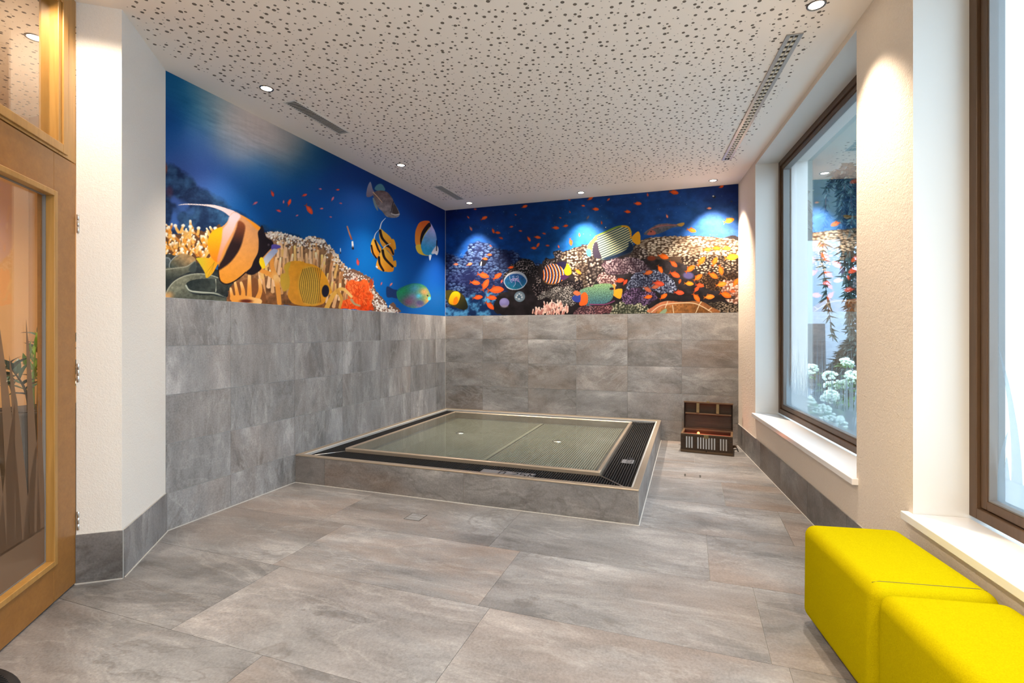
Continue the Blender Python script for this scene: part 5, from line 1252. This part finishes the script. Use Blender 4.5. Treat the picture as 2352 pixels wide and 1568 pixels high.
# ------------------------------------------------------------------ the hall plant behind the door glass
HP = Vector((-3.62, 1.86, 0))
pt = thing('potted_plant', 'green leafy plant in a tall black planter behind the door glass', 'plant', tuple(HP))
b = MB(); s = .19; b.hexa([HP + Vector((dx * s * k_, dy * s * k_, z)) for z, k_ in ((0, .86), (.80, 1.0)) for dx, dy in ((-1, -1), (1, -1), (1, 1), (-1, 1))]); b.build('planter', M['pot'], pt, .01)
b = MB(); b.box((HP.x - .17, HP.y - .17, .80), (HP.x + .17, HP.y + .17, .806)); b.build('soil', M['soil'], pt)
def leaf(mb, p, d, up, L, w_):
    d, up = Vector(d).normalized(), Vector(up); s_ = d.cross(up).normalized(); u2 = s_.cross(d); n = 6; L_, R_, C_ = [], [], []
    for i in range(n + 1):
        a = i / n; hw = w_ * math.sin(math.pi * min(.999, a ** .8)) * .5 + .0008; c = Vector(p) + d * L * a + u2 * (.16 * L * math.sin(a * 2.4) - .10 * L * a)
        L_.append(c - s_ * hw + u2 * hw * .35); R_.append(c + s_ * hw + u2 * hw * .35); C_.append(c)
    for i in range(n):
        mb.face([L_[i], C_[i], C_[i + 1], L_[i + 1]], 0, True); mb.face([C_[i], R_[i], R_[i + 1], C_[i + 1]], 0, True)
R = random.Random(21)
stems = [((-.08, .02), (-.16, .06), .42, 0), ((.02, -.06), (.03, -.05), .36, 1), ((.08, .05), (.20, .14), .30, 0), ((.10, -.02), (.26, -.02), .20, 0), ((-.02, .08), (-.02, .16), .38, 0), ((-.10, -.08), (-.22, -.16), .34, 0), ((.0, .0), (.10, .05), .52, 0), ((.05, -.09), (.12, -.2), .24, 0)]
for (bx, by), (tx, ty), h, fresh in stems:
    pts = [HP + Vector((bx + (tx - bx) * a * a, by + (ty - by) * a * a, .80 + h * a)) for a in [i / 8 for i in range(9)]]
    st = MB(); st.tube(pts, [.011 - .008 * i / 8 for i in range(9)], 8); so = st.build('plant_stem', M['leaf_new'] if fresh else M['stem'], pt)
    lf = MB()
    for i in range(3, 9):
        p = pts[i]; t = (pts[min(8, i + 1)] - pts[i - 1]).normalized(); sd_ = t.cross(Vector((R.uniform(-1, 1), R.uniform(-1, 1), .2))).normalized()
        for sg in (-1, 1):
            leaf(lf, p, t * (.9 if fresh else .45) + sd_ * sg * (.5 if fresh else 1.0), (0, 0, 1) if not fresh else sd_.cross(t), R.uniform(.085, .12), R.uniform(.035, .05) * (.7 if fresh else 1.0))
    leaf(lf, pts[-1], t, (1, 0, 0), .09, .035)
    lf.build('foliage', M['leaf_new'] if fresh else M['leaf'], pt)

# ------------------------------------------------------------------ outside the windows
GZ = -.12
g = MB(); g.prism([tuple(RW(.6, .455, 0)[:2]), tuple(RW(-8.76, .455, 0)[:2]), (14, -2.8), (14, 16), (-.1, 16), (-.1, 7.2)], GZ - .1, GZ)
struct(g.build('courtyard_ground', M['paving']), 'grey paving of the courtyard outside', 'ground')
g = MB(); g.box((.2, 10.6, GZ), (9.0, 10.9, 2.95)); struct(g.build('wall_courtyard', M['facade']), 'pale blue-white facade across the courtyard', 'wall')
g = MB(); g.box((6.6, -2.8, GZ), (6.9, 10.6, 3.4)); struct(g.build('wall_garden', M['facade']), 'pale garden wall along the courtyard', 'wall')
M['spruce'] = plain('dark_spruce_needles', (.018, .038, .034), .7, var=.5, vscale=5)
for i, (x, y, h) in enumerate(((1.3, 12.6, 6.4), (3.9, 12.5, 5.6), (2.6, 15.3, 7.4), (6.6, 12.7, 6.0), (-.9, 14.4, 7.0), (5.4, 15.3, 7.6))):
    R = random.Random(50 + i); c = Vector((x, y, GZ)); sp = thing('spruce', ('tall dark spruce beyond the pale facade'), 'tree', tuple(c), 'dark spruces beyond the courtyard facade')
    b = MB(); b.tube([c, c + Vector((0, 0, h))], [.16, .02], 8); b.build('trunk', M['bark'], sp)
    fo = MB(); z = .5
    while z < h:
        rad = 1.05 * (1 - z / h) ** .8 + .12
        for k in range(13):
            an = R.uniform(0, 6.283); d = Vector((math.cos(an), math.sin(an), 0)); s_ = Vector((-d.y, d.x, 0)); p = c + Vector((0, 0, z + R.uniform(-.1, .1))); q = rad * R.uniform(.75, 1.1)
            fo.face([p + s_ * .05, p + d * q * .5 + s_ * .22 + Vector((0, 0, -.06)), p + d * q + Vector((0, 0, -.30)), p + d * q * .5 - s_ * .22 + Vector((0, 0, -.06)), p - s_ * .05])
            fo.face([p + d * q * .2 + Vector((0, 0, .05)), p + d * q * .95 + Vector((0, 0, -.25)), p + d * q * .6 + Vector((0, 0, -.50)), p + d * q * .2 + Vector((0, 0, -.35))])
        z += .17
    fo.build('foliage', M['spruce'], sp)
g = MB(); R = random.Random(77); hv, hf = [], []
for i in range(41):
    for j in range(9):
        x = -14 + i * 1.1; hv.append((x, 19 + j * 2.0, GZ - .1 + 24 * (1 - math.exp(-j / 2.2)) + R.uniform(-.45, .45) * (j > 0) + 1.2 * math.sin(i * .31) * (j > 1)))
for i in range(40):
    for j in range(8): hf.append((i * 9 + j, (i + 1) * 9 + j, (i + 1) * 9 + j + 1, i * 9 + j + 1))
g.raw(hv, hf, 0, True); struct(g.build('wooded_hill', M['spruce']), 'dark wooded hillside behind the courtyard', 'hill')
# chair by the facade
hc = Vector((1.98, 9.55, GZ))
cr = thing('garden_chair', 'dark grey high-backed garden chair against the pale facade', 'chair', tuple(hc))
b = MB(); b.hexa([hc + Vector(p) for p in ((-.22, .20, .50), (.22, .20, .50), (.22, .23, .50), (-.22, .23, .50), (-.22, .30, 1.52), (.22, .30, 1.52), (.22, .33, 1.52), (-.22, .33, 1.52))]); b.build('backrest', M['lounge'], cr, .01)
b = MB(); b.box(hc + Vector((-.22, -.26, .46)), hc + Vector((.22, .22, .50))); b.build('seat', M['lounge'], cr, .01)
for sx in (-1, 1):
    for a, z in (((sx * .21, -.24, 0), (sx * .21, -.22, .62)), ((sx * .21, .34, 0), (sx * .21, .22, .62))):
        b = MB(); b.tube([hc + Vector(a), hc + Vector(z)], .014, 8); b.build('leg', M['black'], cr)
    b = MB(); b.box(hc + Vector((sx * .24 - .025, -.26, .62)), hc + Vector((sx * .24 + .025, .26, .645))); b.build('armrest', M['black'], cr, .005)
# weeping conifer
tc = Vector((2.50, 8.25, GZ)); R = random.Random(9)
tr_ = thing('weeping_conifer', 'weeping blue-green conifer drooping outside the far window', 'tree', tuple(tc))
path = [tc + Vector(p) for p in ((0, 0, 0), (.05, 0, .7), (-.05, .02, 1.4), (.02, 0, 2.2), (-.02, 0, 2.9), (-.18, -.05, 3.35), (-.45, -.1, 3.45))]
b = MB(); b.tube(path, [.09, .08, .07, .055, .045, .03, .02], 10); b.build('trunk', M['bark'], tr_)
fo = MB(); bo = MB()
hang = []
for k in range(34):
    a0 = path[R.randint(2, 6)]; an = R.uniform(0, 6.283); out = R.uniform(.03, .22); top_z = a0.z + R.uniform(-.05, .25)
    tip = Vector((a0.x + math.cos(an) * out, a0.y + math.sin(an) * out * .8, 0)); low = max(GZ + .25, a0.z - R.uniform(.7, 2.3))
    pts = [a0, Vector((a0.x + (tip.x - a0.x) * .5, a0.y + (tip.y - a0.y) * .5, top_z + .10)), Vector((tip.x, tip.y, top_z - .15)), Vector((tip.x + R.uniform(-.06, .06), tip.y, (top_z + low) / 2)), Vector((tip.x + R.uniform(-.08, .08), tip.y, low))]
    hang.append(pts)
for dx in (-.42, -.38): hang.append([path[6], tc + Vector((dx - .05, -.12, 3.35)), tc + Vector((dx - .06, -.12, 2.7)), tc + Vector((dx, -.12, 1.9)), tc + Vector((dx + .05, -.12, 1.2))])
for q in range(30):
    an = R.uniform(0, 6.283) if q % 3 == 0 else R.uniform(2.2, 4.6); hang.append([tc + Vector((0, 0, R.uniform(.9, 1.5))), tc + Vector((math.cos(an) * .35, math.sin(an) * .3, 1.25)), tc + Vector((math.cos(an) * .6, math.sin(an) * .5, .8)), tc + Vector((math.cos(an) * .75, math.sin(an) * .6, .45)), tc + Vector((math.cos(an) * .8, math.sin(an) * .65, .2))])
for pts in hang:
    bo.tube(pts, [.012, .010, .008, .006, .004], 6)
    for i in range(len(pts) - 1):
        for s in range(13):
            p = pts[i].lerp(pts[i + 1], s / 13)
            for m_2 in range(6):
                d = Vector((R.uniform(-1, 1), R.uniform(-1, 1), R.uniform(-1.5, .1))).normalized() * R.uniform(.05, .16); sd2 = d.cross(Vector((R.random(), R.random(), 1))).normalized() * .017
                fo.face([p - sd2, p + sd2, p + d * .6 + sd2 * .7, p + d, p + d * .6 - sd2 * .7])
bo.build('hanging_branch', M['bark'], tr_); fo.build('foliage', M['conifer'], tr_)
# hydrangea bushes with pale flower heads
def hydrangea(label, c, n, seed, hgt):
    R = random.Random(seed); c = Vector(c); r = thing('hydrangea', label, 'shrub', tuple(c), 'hydrangeas under the far window')
    fo, st = MB(), MB(); heads = []
    for k in range(n):
        an = R.uniform(0, 6.283); q = R.uniform(.05, .42); top = c + Vector((math.cos(an) * q, math.sin(an) * q, hgt * R.uniform(.55, 1.0)))
        st.tube([c + Vector((math.cos(an) * q * .3, math.sin(an) * q * .3, 0)), c.lerp(top, .6) + Vector((0, 0, .05)), top], [.008, .006, .004], 6)
        for m_ in range(11):
            p = c.lerp(top, R.uniform(.35, .97)); a2 = R.uniform(0, 6.283); leaf(fo, p, (math.cos(a2), math.sin(a2), R.uniform(-.2, .5)), (0, 0, 1), R.uniform(.09, .15), R.uniform(.05, .085))
        if k % 2 == 0 or R.random() < .4: heads.append(top)
    st.build('stem', M['stem'], r); fo.build('foliage', M['bush'], r)
    for h in heads:
        b = MB()
        for m_ in range(34):
            d = Vector((R.gauss(0, 1), R.gauss(0, 1), R.gauss(.3, .8))).normalized(); p = h + Vector((d.x * .075, d.y * .075, d.z * .055))
            b.ball(p, (.020, .020, .016), 0, 6, 4)
        b.build('flower_head', M['bloom'], r)
hydrangea('white flowering hydrangea beneath the weeping conifer', (1.86, 7.30, GZ), 16, 3, .98)
hydrangea('hydrangea with white heads close to the pane', (1.36, 6.15, GZ), 12, 4, .72)
hydrangea('hydrangea with white heads by the garden chair', (1.38, 8.75, GZ), 12, 6, 1.0)
hydrangea('hydrangea with white heads beyond the pier', (2.45, 6.35, GZ), 14, 8, .85)
